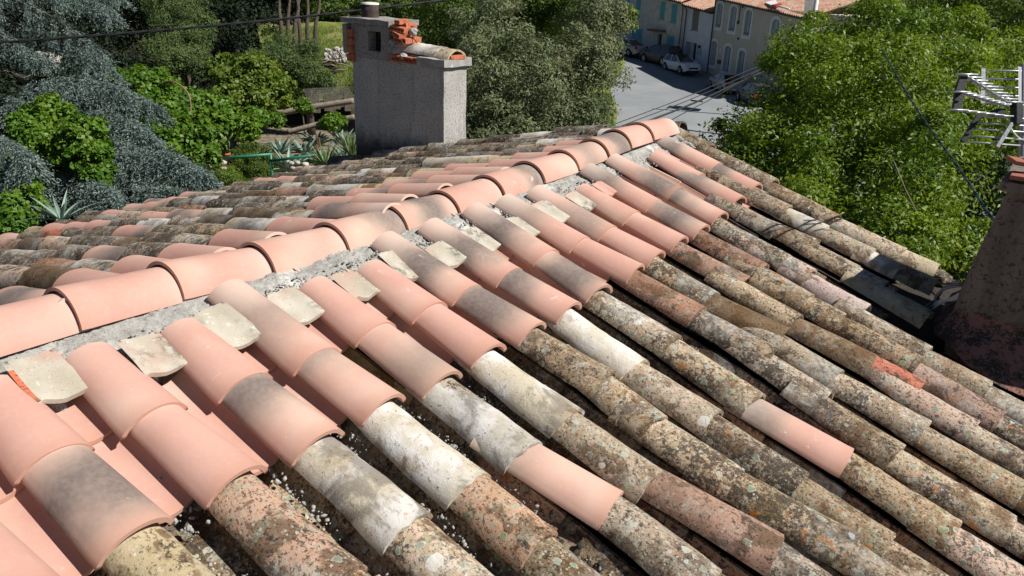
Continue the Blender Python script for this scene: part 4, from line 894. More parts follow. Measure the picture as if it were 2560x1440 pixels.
# stones and a pile of dead wood on the slope
M_stone = plain('pale_stone', (.42, .39, .34), .95, var=.3, sc=4, bump=.7, bd=.03); M_wood = plain('weathered_wood', (.26, .22, .17), .9, var=.3, sc=8, bump=.5, bd=.02)
mb = MB()
for i in range(70): mb.add(*lump(P(836+rr.uniform(-22, 32), 138+rr.uniform(-14, 16), 45.5), rr.uniform(.08, .2), 500+i, 1, .5))
o = mb.build('rubble', M_stone, None, False); tag(o, 'heap of pale stones on the grass slope beside the far chimney', 'rubble', kind='stuff')
bp_ = empty('brushwood_pile', P(818, 172, 44), 'pile of dark dead branches on the grass slope', 'wood pile')
for i in range(22):
    a = P(800+rr.uniform(-10, 40), 165+rr.uniform(-14, 22), 43.8+rr.uniform(-.3, .3)); dv = _r*rr.uniform(.4, 1.2)*rr.choice((-1, 1))+_u*rr.uniform(-.25, .35); mb = MB(); mb.tube([a, a+dv*.5+_u*rr.uniform(-.05, .1), a+dv], [.05, .04, .02], 5); mb.build('branch', M_bark if i % 3 else M_wood, bp_, True)
# pale fallen trunk and rock at the left edge
mb = MB(); mb.tube(curve3([P(-80, 168, 30), P(-10, 180, 29.6), P(30, 188, 29.4), P(66, 196, 29.2)]), list(np.linspace(.17, .10, 31)), 9); o = mb.build('fallen_trunk', M_barkp, None, True); tag(o, 'pale bare trunk lying in the shade at the left edge', 'fallen trunk')
mb = MB(); mb.add(*lump(P(108, 150, 31), .55, 71, 4, .4, (1.5, 1, .55))); o = mb.build('rock', M_stone, None, True); tag(o, 'flat sandy rock in the shade under the upper cedar', 'rock')

# ------------------------------------------------------------------ cedars with drooping blue-green boughs
def bough(par, pts, wid, n_tw, seed, tw=1.0, dn=1.05, n_leaf=34, sz=.095):
    n_tw = int(n_tw*.5); wid = wid*.66
    r = np.random.default_rng(seed); path = np.array(curve3(pts, 12)); mb = MB(); mb.tube(path-np.array([0, 0, .10]), list(np.linspace(.06, .008, len(path))), 6); lv = []; dr = []
    for i in range(n_tw):
        t = (i+r.random())/n_tw; k = min(len(path)-2, int(t*(len(path)-1))); p = path[k]; d = path[k+1]-path[k]; d /= np.linalg.norm(d)
        side = np.cross(d, [0, 0, 1.0]); side /= np.linalg.norm(side)+1e-9; sg = 1 if i % 2 else -1
        l = wid*r.uniform(.6, 1.1)*(1-.55*t)*(.45+min(1, t*4)*.55); dv = side*sg*r.uniform(.6, 1)+d*r.uniform(.5, .9)
        q = np.linspace(0, 1, n_leaf)
        tp = p+dv*l*q[:, None]+np.array([0, 0, -1])*(l*dn*q**1.7)[:, None]
        for s_ in range(5):
            off = r.normal(size=(n_leaf, 3))*.05*np.array([1, 1, .6]); hang = np.abs(r.normal(size=n_leaf))*.09*q
            a = tp+off; a[:, 2] -= hang; lv.append(a); dr.append(np.tile(dv+np.array([0, 0, -.5]), (n_leaf, 1))+off*6)
        for s_ in range(8):                              # hanging side sprays
            q0 = r.uniform(.2, 1); b0 = p+dv*l*q0-np.array([0, 0, l*dn*q0**1.7]); u2 = np.linspace(0, 1, 14); l2 = tw*r.uniform(.25, .55)*(1.1-.4*t)
            dv2 = dv*.5+side*r.normal()*.5+d*r.normal()*.3; a = b0+dv2*l2*u2[:, None]+np.array([0, 0, -1])*(l2*.9*u2**1.4)[:, None]+r.normal(size=(14, 3))*.03
            lv.append(a); dr.append(np.tile(dv2+np.array([0, 0, -1.]), (14, 1)))
            a = a+r.normal(size=(14, 3))*.05; lv.append(a); dr.append(np.tile(dv2+np.array([0, 0, -1.]), (14, 1)))
    p = np.concatenate(lv); dd = np.concatenate(dr); dd /= np.linalg.norm(dd, axis=1)[:, None]+1e-9
    b_ = mb.build('bough', M_bark, par, True); leaves('needles', p, sz, L_ced, b_, .30, .5, dirs=dd, seed=seed)
def cedar(lab, base, boughs, seed):
    o = empty('cedar_tree', base, lab, 'tree'); mb = MB(); mb.tube([base, np.array(base)+[0, 0, 2.6], np.array(base)+[.2, .1, 4.3]], [.35, .28, .1], 10); mb.build('trunk', M_bark, o, True)
    for i, (pts, w_, n_) in enumerate(boughs): bough(o, [P(x, y, d) for x, y, d in pts], w_, n_, seed*100+i)
b1 = P(-420, 330, 30); b1[2] = GZ
cedar('blue cedar whose long boughs droop in from the upper left corner', b1, [
    ([(-120, -60, 30), (0, -20, 28), (120, 30, 27), (200, 90, 26.5), (235, 125, 26)], 1.5, 40),
    ([(-60, 20, 30), (60, 60, 28), (150, 105, 27), (230, 140, 26.5), (272, 172, 26)], 1.3, 38),
    ([(-100, -80, 30), (60, -50, 28), (190, -10, 27), (280, 25, 26.5)], 1.4, 56),
    ([(-100, 40, 30), (-20, 70, 28), (60, 120, 27), (120, 150, 26.5)], 1.1, 46),
    ([(-40, -90, 30), (100, -70, 29), (200, -50, 28), (300, -15, 27)], 1.3, 44)], 5)
b2 = P(60, 300, 27); b2[2] = GZ
cedar('blue cedar with layered drooping boughs reaching over the garden edge of the roof', b2, [
    ([(60, 215, 27), (150, 195, 25), (230, 200, 24), (310, 225, 23.5), (385, 262, 23)], 1.3, 70),
    ([(120, 290, 25), (230, 275, 23.5), (300, 290, 23), (350, 318, 22.5), (372, 345, 22)], 1.3, 74),
    ([(160, 360, 24), (250, 350, 22.5), (320, 362, 22), (372, 392, 21.5)], 1.1, 66),
    ([(130, 395, 23), (240, 400, 21.5), (310, 425, 21), (380, 455, 20.5), (420, 470, 20)], 1.3, 80),
    ([(260, 385, 22), (360, 380, 21), (440, 392, 20.5), (512, 440, 19.5)], 1.15, 74),
    ([(150, 440, 21.5), (215, 450, 20.5), (275, 480, 20), (315, 520, 19.5)], 1.1, 66),
    ([(-20, 250, 26), (30, 245, 25), (70, 265, 24.5)], 1.0, 40),
    ([(330, 470, 20), (400, 470, 19.6), (450, 480, 19.3), (500, 500, 19)], .8, 44)], 6)
b3 = P(-260, 480, 22); b3[2] = GZ
cedar('blue cedar boughs hanging in from the left edge above the roof corner', b3, [
    ([(-160, 280, 21), (-80, 300, 20), (-10, 340, 19.5), (50, 375, 19), (72, 400, 19)], .9, 50),
    ([(-140, 360, 21), (-70, 380, 20), (0, 410, 19.5), (50, 440, 19), (72, 480, 19)], .9, 50),
    ([(-120, 430, 20), (-50, 440, 19.5), (20, 460, 19), (60, 500, 18.8)], .8, 40)], 7)

# ------------------------------------------------------------------ shrubs, ivy and planting
def shrub(name, lab, blobs, n, size, mat, seed, cat='shrub', clump=.3, nc=90, asp=.6, up=.5, inner=.25, group=None, **kw):
    return tree(name, lab, cat, blobs, n, size, mat, .06, clump, nc, seed, asp, up, group, inner, **kw)
shrub('ivy_mound', 'glossy bright ivy mound between the cedar and the arched garden lamp', [B(360, 215, 29, 1.0, .7), B(400, 285, 28, 1.1, .9), B(460, 350, 27, 1.1, .9), B(395, 370, 26.5, 1.0, .8), B(330, 200, 30, .7, .5), B(450, 240, 29, .7, .6), B(500, 400, 27, .6, .6)], 24000, .155, L_ivy, 61, 'ivy', .24, 190, .75, inner=.15)
shrub('ivy_mound', 'tall glossy ivy mound in front of the lower cedar trunk', [B(120, 290, 22.5, .75, .5), B(90, 340, 22, .8, .6), B(140, 370, 21.8, .75, .55), B(60, 400, 21.5, .6, .4)], 13000, .13, L_ivy, 62, 'ivy', .2, 110, .75, inner=.15)
shrub('ivy_mound', 'small glossy ivy clump hanging among the lowest cedar boughs', [B(215, 345, 21.5, .55, .5), B(225, 400, 21, .5, .45), B(250, 440, 20.8, .35, .3)], 8500, .125, L_ivy, 63, 'ivy', .18, 70, .75, inner=.15)
shrub('shade_backing', 'added dark leaf backing standing in for shade under the lower cedar boughs', [B(60, 330, 27, 2.4, 1.8), B(240, 360, 27, 2.4, 2.0), B(400, 450, 25, 1.6, 1.2), B(180, 480, 23, 1.6, 1.0), B(20, 250, 30, 2, 1.4)], 22000, .16, L_dark, 59, 'shrub', .5, 90, .6)  # dark backing leaves added to stand for shade between the boughs
shrub('ivy_mound', 'ivy patch on the left edge just above the roof eave', [B(20, 520, 19, .6, .45), B(80, 490, 19, .35, .3), B(-40, 470, 19.5, .6, .5), B(30, 570, 18, .5, .4)], 9000, .125, L_ivy, 64, 'ivy', .18, 70, .75, inner=.15)
shrub('yellow_green_bush', 'rounded bright yellow-green bush in the middle of the upper garden', [B(620, 195, 38, 1.5, .9), B(560, 170, 39, .8, .6), B(670, 230, 37, 1.1, .8), B(590, 250, 37, 1.2, .9), B(640, 165, 39, .9, .6)], 20000, .22, L_wild, 65, 'shrub', .34, 170, .65, inner=.15)
shrub('garden_bush', 'leafy green bush between the lamp and the agaves', [B(560, 310, 33, .8, .5), B(610, 320, 33, .55, .5), B(520, 270, 34, .8, .6), B(640, 290, 34.5, .6, .35)], 10000, .19, L_ivy, 66, 'shrub', .24, 90, .7, inner=.15)
shrub('garden_bush', 'round dark heather-like bush behind the green railing', [B(632, 398, 31, .72, .6)], 12000, .10, L_mid, 67, 'shrub', .2, 60, .3, .7)
shrub('garden_bush', 'low grassy green bush at the left foot of the green railing', [B(520, 425, 30, .35, .2), B(565, 440, 28, .45, .25)], 6000, .12, L_wild, 68, 'shrub', .2, 60, .25, .6)
shrub('garden_bush', 'small leafy plant growing over the upper log edging', [B(755, 268, 36, .35, .3), B(830, 305, 35, .6, .25), B(690, 300, 36, .5, .25)], 7000, .13, L_ivy, 69, 'shrub', .2, 40, .6)
shrub('laurel_sprig', 'bright green hanging leaves beside the street end of the grey-green tree', [B(1570, 48, 39, .42, .5), B(1556, 62, 39, .4, .3)], 2200, .17, L_wild, 70, 'tree branch', .2, 30, .6, base=P(1530, 60, 39.5), notrunk=True)

# bed, log edging, wire fence
def gp(px, py): return G(px, py)
bed = gpoly('garden_bed', [(560, 330), (900, 300), (930, 480), (420, 520), (480, 400)], .03, plain('stony_bed', (.20, .165, .115), .95, var=.5, sc=3, bump=.7, bd=.05), 'stony garden bed behind the garden side of the roof')
for i, (a, b, r_, lab) in enumerate([((652, 292), (884, 252), .14, 'upper weathered log edging the garden terrace'), ((720, 330), (886, 292), .12, 'lower weathered log edging the agave bed')]):
    mb = MB(); A_, B_ = P(*a, 37-i*1.5), P(*b, 37-i*1.5); mb.tube(curve3([A_, (A_+B_)/2+np.array([0, 0, .04]), B_]), r_, 9); o = mb.build('log_edging', M_wood, None, True); tag(o, lab, 'log', 'logs edging the garden terraces')
fe = empty('wire_fence', P(820, 240, 38.5), 'low chicken-wire fence with old boards under the grass slope', 'fence')
M_wire = plain('wire', (.30, .29, .27), .6, metal=.3)
mb = MB(); A_, B_ = P(758, 222, 38.5), P(886, 214, 38.5); dB = B_-A_
for i in range(46):
    for s_ in (-1, 1):
        pts = [A_+dB*(i/45)+np.array([0, 0, -1.0*t])+dB/45*s_*t*6 for t in (0, 1)]
        if 0 <= (i/45+s_*6/45) <= 1.02: mb.tube(pts, .006, 3, False)
mb.build('mesh', M_wire, fe)
for i in range(10):
    if i in (3, 7): continue
    mb = MB(); c_ = A_+dB*((i+.5)/10)+np.array([0, 0, -.75]); mb.box(c_, (.14, .02, .33+.06*(i % 3)), (_r, _fw, (0, 0, 1))); mb.build('board', M_wood, fe)
# green tubular railing
M_green = plain('green_paint', (.025, .17, .10), .45, spec=.5, var=.15)
ra = empty('garden_railing', G(610, 405), 'green tubular railing stepping down beside the cactus bed', 'railing')
DR = 29.0
segs = [((484, 386), (541, 379)), ((541, 397), (676, 386)), ((676, 402), (805, 386))]
for a, b in segs:
    mb = MB(); mb.tube([P(*a, DR), P(*b, DR)], .055, 8); mb.build('rail', M_green, ra, True)
for x, y in ((541, 376), (676, 383), (805, 386), (484, 384)):
    top = P(x, y, DR); mb = MB(); mb.tube([top, (top[0], top[1], GZ)], .05, 8); mb.build('post', M_green, ra, True)
# agaves, yucca, prickly pear in a pot
M_agave = plain('agave_leaf', (.17, .245, .19), .5, var=.2, sc=3, bump=.1); M_yucca = plain('yucca_leaf', (.16, .22, .07), .5, var=.25, sc=3); M_pear = plain('cactus_pad', (.15, .22, .05), .6, var=.2, sc=5)
def rosette(name, lab, c, n, L, w_, mat, seed, up=.9, group=None, cat='agave', curl=.3):
    r = random.Random(seed); c = np.array(c, float); o = empty(name, c, lab, cat, group); mb = MB()
    for i in range(n):
        az = i*2.4+r.uniform(-.3, .3); el = up*(.35+.75*(i/n))+r.uniform(-.1, .1); l = L*r.uniform(.75, 1.1)
        d = np.array([cos(az)*cos(el), sin(az)*cos(el), sin(el)]); s_ = np.array([-sin(az), cos(az), 0]); nn = np.cross(s_, d)*-1
        prof_ = [(0, .6), (.2, .9), (.45, 1.0), (.7, .7), (.9, .3), (1.0, .02)]; vs = []
        for t, ww in prof_:
            p = c+d*l*t-np.array([0, 0, curl*l*(t**2)*(1-sin(el))])
            vs += [p-s_*w_*ww+nn*w_*.5*ww, p+np.array([0, 0, 0])-nn*w_*.05, p+s_*w_*ww+nn*w_*.5*ww, p-nn*w_*.35*ww]
        fs = []
        for k in range(len(prof_)-1):
            for q in range(4): fs.append((k*4+q, k*4+(q+1) % 4, (k+1)*4+(q+1) % 4, (k+1)*4+q))
        mb.add(vs, fs)
    mb.build('leaves', mat, o); return o
for i, (x, y, d, L) in enumerate([(720, 385, 31.5, 1.25), (760, 352, 34, 1.2), (815, 372, 32.5, 1.3), (865, 365, 32.5, 1.35), (790, 335, 35, 1.0), (700, 352, 33, 1.0), (858, 330, 35, 1.1)]):
    rosette('agave', ['spiky grey-blue agave nearest the railing', 'upright agave with one tall pale leaf', 'broad sprawling agave left of the far chimney', 'agave half hidden by the far chimney', 'small agave below the lower log', 'narrow agave behind the round dark bush', 'agave under the end of the lower log'][i], P(x, y, d)+np.array([0, 0, -.55*L]), 22, L, .085, M_agave, 70+i, group='agaves in the garden bed')
rosette('agave', 'dark agave leaves poking out under the cedar above the roof edge', P(150, 530, 17.5)+np.array([0, 0, -.2]), 18, .9, .04, M_agave, 80)
rosette('yucca', 'fine-leaved green yucca spraying up beside the far chimney foot', P(815, 420, 27), 90, 1.0, .018, M_yucca, 81, 1.1, cat='yucca', curl=.15)
rosette('yucca', 'second tuft of fine green blades against the far chimney', P(880, 395, 28), 60, .95, .018, M_yucca, 82, 1.3, cat='yucca', curl=.1)
mb = MB(); q0 = P(797, 350, 27); 
for i in range(40): mb.add(*lump(P(795+rr.uniform(-3, 4), 345+i*1.4, 27), .035, 800+i, 1, .4))
o = mb.build('dead_flower_stalk', plain('brown_stalk', (.16, .075, .05), .9), None); tag(o, 'brown dead flower stalk standing over the yucca', 'flower stalk')
M_pot = plain('orange_flowerpot', (.55, .17, .07), .8)
def pads(o, c, n, seed, s=.16):
    r = random.Random(seed); tips = [np.array(c, float)]
    for i in range(n):
        b = tips[r.randrange(len(tips))] if i > 2 else tips[0]; az = r.uniform(0, 2*pi); el = r.uniform(.7, 1.5); d = np.array([cos(az)*cos(el), sin(az)*cos(el), sin(el)])
        p = b+d*s*.95; u = Vector(d).to_track_quat('Z', 'Y').to_matrix(); mb = MB(); v, f = lump((0, 0, 0), 1, seed*9+i, 2, .05); v = [tuple(np.array(u @ Vector((x*s*.72, y*s*.16, z*s)))+p) for x, y, z in v]; mb.add(v, f); mb.build('pad', M_pear, o, True); tips.append(p+d*s*.9)
pp = G(566, 404) if False else P(566, 394, 31.6)
pr = empty('potted_cactus', pp, 'prickly pear with round yellow-green pads in an orange flowerpot', 'potted plant')
mb = MB(); lathe(mb, pp-np.array([0, 0, .12]), [(.12, 0), (.16, .24), (.18, .25), (.18, .31), (.155, .31), (.15, .2)], 16, True); mb.build('pot', M_pot, pr, True)
pads(pr, pp+np.array([0, 0, .15]), 16, 5, .19)
pr = empty('prickly_pear', P(518, 375, 30.5), 'tall prickly pear with narrow pads left of the orange flowerpot', 'cactus'); pads(pr, P(515, 385, 30.5), 12, 8, .2)
mb = MB()
for i in range(60): mb.add(*lump(P(rr.choice((rr.uniform(500, 560), rr.uniform(690, 860))), rr.uniform(405, 450), 29), rr.uniform(.05, .15), 900+i, 1, .6, (1.3, 1, .7)))
o = mb.build('rockery', M_stone, None, True); tag(o, 'pale rockery stones edging the cactus bed', 'rockery', kind='stuff')
# arched garden lamp with terracotta shade
la = empty('garden_lamp', P(470, 330, 28), 'arched thin garden lamp with an orange dish shade over the ivy', 'lamp')
mb = MB(); mb.tube(curve3([P(405, 214, 28.2), P(415, 204, 28.1), P(438, 206, 28), P(466, 228, 28), P(477, 262, 28), P(474, 298, 28)]), .028, 6); mb.build('arm', plain('brown_pipe', (.20, .13, .08), .7), la, True)
mb = MB(); lathe(mb, P(470, 312, 28)-np.array([0, 0, .08]), [(.20, 0), (.21, .04), (.14, .12), (.05, .16), (.04, .26), (.0, .27)], 18, True); mb.build('shade', plain('ochre_shade', (.42, .22, .12), .7), la, True)
mb = MB(); mb.box(P(460, 298, 28.3), (.10, .10, .22)); mb.build('lamp_box', plain('teal_box', (.02, .10, .09), .5), la, bevel=.01)

# loose grass
def blades(name, fn, n, h, mat, lab, seed):
    r = np.random.default_rng(seed); pts = fn(r, n); d = np.tile([0, 0, 1.0], (n, 1)); o = leaves(name, pts, h, mat, None, .10, 0, dirs=d, seed=seed); return tag(o, lab, 'grass', kind='stuff')
def on_quad(a, b, c, d):
    a, b, c, d = [np.array(q, float) for q in (a, b, c, d)]
    def f(r, n):
        s_, t = r.random((2, n, 1)); return (a*(1-s_)+b*s_)*(1-t)+(d*(1-s_)+c*s_)*t
    return f
blades('grass', on_quad(G2(1440, 380), G2(1536, 345), G2(1527, 235), G2(1450, 235)), 16000, .22, L_wild, 'green and straw grass blades on the verge inside the bend', 5)
blades('grass', on_quad(P(700, 255, 43.5), P(990, 225, 42), P(1000, 70, 55), P(650, 70, 57)), 16000, .30, L_wild, 'long grass on the sunny slope behind the far chimney', 6)
blades('grass', on_quad(G2(505, 480), G2(800, 440), G2(790, 400), G2(510, 410)), 7000, .30, L_wild, 'weeds and grass along the garden railing', 7)

# ------------------------------------------------------------------ row of houses across the street
M_cream = speckled('old_cream_render', (.66, .63, .55), (.40, .38, .33), 2.2, .35, bs=.3)
M_pale = plain('pale_blue_render', (.70, .71, .75), .9, var=.07, sc=1.5); M_beige = plain('beige_render', (.60, .545, .44), .9, var=.06, sc=1.2)
M_white = plain('white_surround', (.80, .80, .79), .8, var=.05); M_glass = plain('window_glass', (.02, .025, .03), .08, spec=.8, var=.05, bump=0)
M_shut = plain('grey_shutter', (.45, .49, .52), .7, var=.1, sc=4); M_turq = plain('turquoise_shutter', (.13, .42, .46), .7, var=.12, sc=5); M_brsh = plain('brown_shutter', (.26, .20, .18), .8, var=.15, sc=6)
M_gut = plain('zinc_brown', (.085, .065, .055), .6); M_door = plain('dark_door', (.045, .035, .04), .6); M_sill = plain('stone_sill', (.42, .41, .38), .9)
def roof_mat():
    m = NM('red_roof_tiles'); a = m.noise(2.2, 5, .7); b = m.noise(9, 6, .7)
    c = m.mix(m.th(a, .4, .6), (.40, .19, .12), (.50, .33, .24)); c = m.mix(m.th(b, .52, .6), c, (.50, .42, .34)); c = m.mix(m.th(m.noise(20, 4, .7), .58, .66), c, (.10, .06, .045))
    return m.fin(c, .95, b, .6, .03, .1)
M_roof = roof_mat()
F0 = G2(1768, 184); F1 = G2(1990, 259); F2 = G2(1585, 124)
class Facade:
    def __init__(s, a, b):               # a left end, b right end seen from the street
        s.a = np.array([a[0], a[1], 0.0]); b = np.array([b[0], b[1], 0.0]); s.len = np.linalg.norm(b-s.a); s.u = (b-s.a)/s.len
        s.n = np.array([s.u[1], -s.u[0], 0.0]); s.n *= 1 if s.n@(CAM-s.a)*1.0 > 0 else -1; s.z = np.array([0, 0, 1.0])
    def w(s, u, z, n=0.0): return s.a+s.u*u+s.n*n+s.z*z
    def px(s, x, y):                      # pixel of the photograph -> (u, z) on the wall
        d = ray(x, y); t = ((s.a-CAM)@s.n)/(d@s.n); p = CAM+d*t; return float((p-s.a)@s.u), float(p[2])
    def box(s, mb, u0, u1, z0, z1, n0, n1): mb.hexa([s.w(u0, z0, n0), s.w(u1, z0, n0), s.w(u1, z0, n1), s.w(u0, z0, n1)], [s.w(u0, z1, n0), s.w(u1, z1, n0), s.w(u1, z1, n1), s.w(u0, z1, n1)])
def wall(fc, par, u0, u1, z0, z1, holes, mat, depth, drop=0.0):
    us = sorted({u0, u1, *[h[0] for h in holes], *[h[1] for h in holes]}); zs = sorted({z0, z1, *[h[2] for h in holes], *[h[3] for h in holes]})
    us = [u for u in us if u0 <= u <= u1]; zs = [z for z in zs if z0 <= z <= z1]; mb = MB()
    for i in range(len(us)-1):
        for j in range(len(zs)-1):
            uc, zc = (us[i]+us[i+1])/2, (zs[j]+zs[j+1])/2
            if any(h[0] < uc < h[1] and h[2] < zc < h[3] for h in holes): continue
            mb.add([fc.w(us[i], zs[j]), fc.w(us[i+1], zs[j]), fc.w(us[i+1], zs[j+1]), fc.w(us[i], zs[j+1])], [(0, 1, 2, 3)])
    q = lambda u, z, n: fc.w(u, z, n)
    mb.v = [(x, y, z-drop*(float((np.array([x, y, 0.0])-fc.a)@fc.u)-u0) if abs(z-z1) < 1e-6 else z) for x, y, z in mb.v]
    n_0 = len(mb.v)
    mb.add([q(u0, z0, 0), q(u0, z1, 0), q(u0, z1, -depth), q(u0, z0, -depth)], [(0, 1, 2, 3)]); mb.add([q(u1, z0, 0), q(u1, z1, 0), q(u1, z1, -depth), q(u1, z0, -depth)], [(0, 1, 2, 3)])
    mb.add([q(u0, z0, -depth), q(u1, z0, -depth), q(u1, z1, -depth), q(u0, z1, -depth)], [(0, 1, 2, 3)])
    mb.v = mb.v[:n_0]+[(x, y, z-drop*(float((np.array([x, y, 0.0])-fc.a)@fc.u)-u0) if abs(z-z1) < 1e-6 else z) for x, y, z in mb.v[n_0:]]
    for h in holes:                                          # reveals
        a, b, c, d = h[:4]; e = -.32
        mb.add([q(a, c, 0), q(b, c, 0), q(b, c, e), q(a, c, e), q(a, d, 0), q(b, d, 0), q(b, d, e), q(a, d, e)], [(0, 1, 2, 3), (4, 5, 6, 7), (0, 4, 7, 3), (1, 5, 6, 2)])
    return mb.build('wall', mat, par)
def window(fc, par, u0, u1, z0, z1, arch=0.0, style='glass', sur=.17, name='window'):
    um = (u0+u1)/2; hw = (u1-u0)/2
    mb = MB()
    if style in ('glass', 'door'):
        t = .07; fc.box(mb, u0, u0+t, z0, z1, -.30, -.24); fc.box(mb, u1-t, u1, z0, z1, -.30, -.24); fc.box(mb, um-t/2, um+t/2, z0+t, z1-t, -.298, -.245); fc.box(mb, u0+t, u1-t, z0, z0+t, -.30, -.24); fc.box(mb, u0+t, u1-t, z1-t, z1, -.30, -.24)
        w_ = mb.build(name, M_white, par); g = MB(); fc.box(g, u0+t, u1-t, z0+t, z1-t, -.285, -.270); g.build('pane', M_glass, w_)
        g = MB(); fc.box(g, u0+.01, u0+.05, z0+.03, z1-.03, -.235, .02); g.build('shutter', M_shut, w_)
        g = MB(); fc.box(g, u0+.055, u0+.055+(u1-u0)*.36, z0+.12, z1-.05, -.23, -.19); g.build('shutter', M_shut, w_)
        g = MB(); fc.box(g, u0+.0, u1, z0, z0+.10, -.235, .05); g.build('sill', M_sill, w_)
    elif style == 'dark':
        fc.box(mb, u0, u1, z0, z1, -.31, -.26); w_ = mb.build('door', M_door, par)
        g = MB(); fc.box(g, um+hw*.5, um+hw*.62, z0+1.0, z0+1.12, -.26, -.22); g.build('handle', M_white, w_)
    else:
        mat = {'turq': M_turq, 'brown': M_brsh}[style]; k = .02
        fc.box(mb, u0+k, um-.01, z0, z1, -.06, -.015); fc.box(mb, um+.01, u1-k, z0, z1, -.06, -.015)
        for zz in (z0+.25*(z1-z0), z0+.75*(z1-z0)): fc.box(mb, u0+k+.02, um-.03, zz-.04, zz+.04, -.015, .003); fc.box(mb, um+.03, u1-k-.02, zz-.04, zz+.04, -.015, .003)
        w_ = mb.build('shutter', mat, par); g = MB(); fc.box(g, u0-.06, u1+.06, z0-.10, z0-.004, -.03, .07); g.build('sill', M_sill, w_)
    if sur:                                                  # raised surround, arched head
        g = MB(); n_ = 10; e0, e1 = .004, .055; fc.box(g, u0-sur, u0, z0-.25, z1-arch, e0, e1); fc.box(g, u1, u1+sur, z0-.25, z1-arch, e0, e1); fc.box(g, u0, u1, z0-.25, z0-.004, e0, e1+.02)
        pi_ = [(um+hw*math.cos(math.pi*(1-i/n_)), z1-arch+arch*math.sin(math.pi*i/n_)) for i in range(n_+1)]; po = [(um+(hw+sur)*math.cos(math.pi*(1-i/n_)), z1-arch+(arch+sur*1.3)*math.sin(math.pi*i/n_)) for i in range(n_+1)]
        for i in range(n_):
            a, b, c, d = pi_[i], pi_[i+1], po[i+1], po[i]
            g.hexa([fc.w(*a, e0), fc.w(*b, e0), fc.w(*c, e0), fc.w(*d, e0)], [fc.w(*a, e1), fc.w(*b, e1), fc.w(*c, e1), fc.w(*d, e1)])
        g.build('surround', M_white, w_)
    return w_
def roof(fc, par, u0, u1, ze, depth, over=.45, slope=.30, drop=0.0):
    mb = MB(); n = int((u1-u0)/.13); m = 12; vs = []
    for i in range(n+1):
        u = u0+(u1-u0)*i/n
        for j in range(m+1):
            d = over-(depth+over)*j/m; h = ze-drop*(u-u0)+(over-d)*slope+.06*(1 if i % 2 else -1)+.012*math.sin(j*3+i); vs.append(fc.w(u, h, d))
    mb.add(vs, [(i*(m+1)+j, (i+1)*(m+1)+j, (i+1)*(m+1)+j+1, i*(m+1)+j+1) for i in range(n) for j in range(m)])
    o = mb.build('roof', M_roof, par); s_ = o.modifiers.new('t', 'SOLIDIFY'); s_.thickness = .03
    e_ = ze-drop*(u1-u0); g = MB(); W_ = fc.w
    g.hexa([W_(u0, ze-.18, 0), W_(u1, e_-.18, 0), W_(u1, e_-.18, over+.05), W_(u0, ze-.18, over+.05)], [W_(u0, ze-.04, 0), W_(u1, e_-.04, 0), W_(u1, e_-.04, over+.05), W_(u0, ze-.04, over+.05)]); g.build('gutter', M_gut, o)
    return o
FA = Facade(F0, F1); FB = Facade(F2, F0)
zb = GZ-.1
def hwin(fc, items, zoff=3):
    out = []
    for (xt, yt, xb, yb, wp, arch, style, sur) in items:
        (ua, za), (ub, zb_) = fc.px(1500+xt/4.235, yt/4.235), fc.px(1500+xb/4.235, yb/4.235); u = (ua+ub)/2
        xm, ym = (1500+(xt+xb)/8.47, (yt+yb)/8.47); hw = (fc.px(xm+wp/8.47, ym)[0]-fc.px(xm-wp/8.47, ym)[0])/2
        out.append((u-hw, u+hw, zb_, za, arch, style, sur))
    return out
# beige house with white arched surrounds
h3 = empty('house', FA.w(FA.len/2, GZ, -4), 'beige two-storey house with white arched window surrounds at the street corner', 'house')
zE = FA.px(1781, -10)[1]; uR, zR = FA.px(1986, 35); dA = (zE-zR)/uR; print('drop', dA, FA.len, zE, zR)
it = hwin(FA, [(1280, 35, 1247, 290, 62, .25, 'glass', .19), (1427, 68, 1392, 330, 64, .25, 'glass', .19), (1585, 105, 1549, 378, 66, .25, 'glass', .19), (1872, 205, 1843, 425, 84, .25, 'glass', .19),
               (1218, 435, 1188, 690, 60, .25, 'glass', .19), (1362, 487, 1330, 760, 72, .25, 'door', .19), (1508, 535, 1480, 800, 66, .25, 'door', .19)])
wall(FA, h3, 0, FA.len, zb, zE, it, M_beige, 9, dA)
for q in it: window(FA, h3, *q[:4], arch=q[4], style=q[5], sur=q[6])
roof(FA, h3, -.1, FA.len+.35, zE, 9, drop=dA)
g = MB(); FA.box(g, .0, FA.len, zb, GZ+.55, .003, .06); g.build('plinth', M_sill, h3)
g = MB(); g.tube([FA.w(.12, zE-.1, .12), FA.w(.12, GZ+.1, .12)], .06, 8); g.build('downpipe', M_gut, h3)
p0, p1 = FA.px(1854, 5), FA.px(1847, 52); g = MB(); g.tube([FA.w(p0[0], p0[1], .05), FA.w(p0[0], p1[1], .05)], .03, 6); g.tube([FA.w(p0[0], p1[1], .05), FA.w(p0[0], p1[1]-.25, .08)], .08, 6); g.build('wall_cable', M_gut, h3)
for (x, y) in ((1280, 525), (1275, 545)): 
    q = FA.px(1500+x/4.235, y/4.235); g = MB(); FA.box(g, q[0]-.12, q[0]+.12, q[1]-.1, q[1]+.1, .002, .03); g.build('wall_plate', M_white, h3)
for (x, y) in ((1465, 408), (1514, 72)):
    q = FA.px(1500+x/4.235, y/4.235); g = MB(); FA.box(g, q[0]-.10, q[0]+.10, q[1]-.09, q[1]+.09, .002, .05); g.build('vent', M_gut, h3)
q = FA.px(1500+1268/4.235, 655/4.235); g = MB(); FA.box(g, q[0]-.2, q[0]+.2, q[1]-.16, q[1]+.16, .002, .12); g.build('letterbox', M_gut, h3)
fu = FA.px(1935, 20)[0]; zr_ = zE-dA*fu+.25
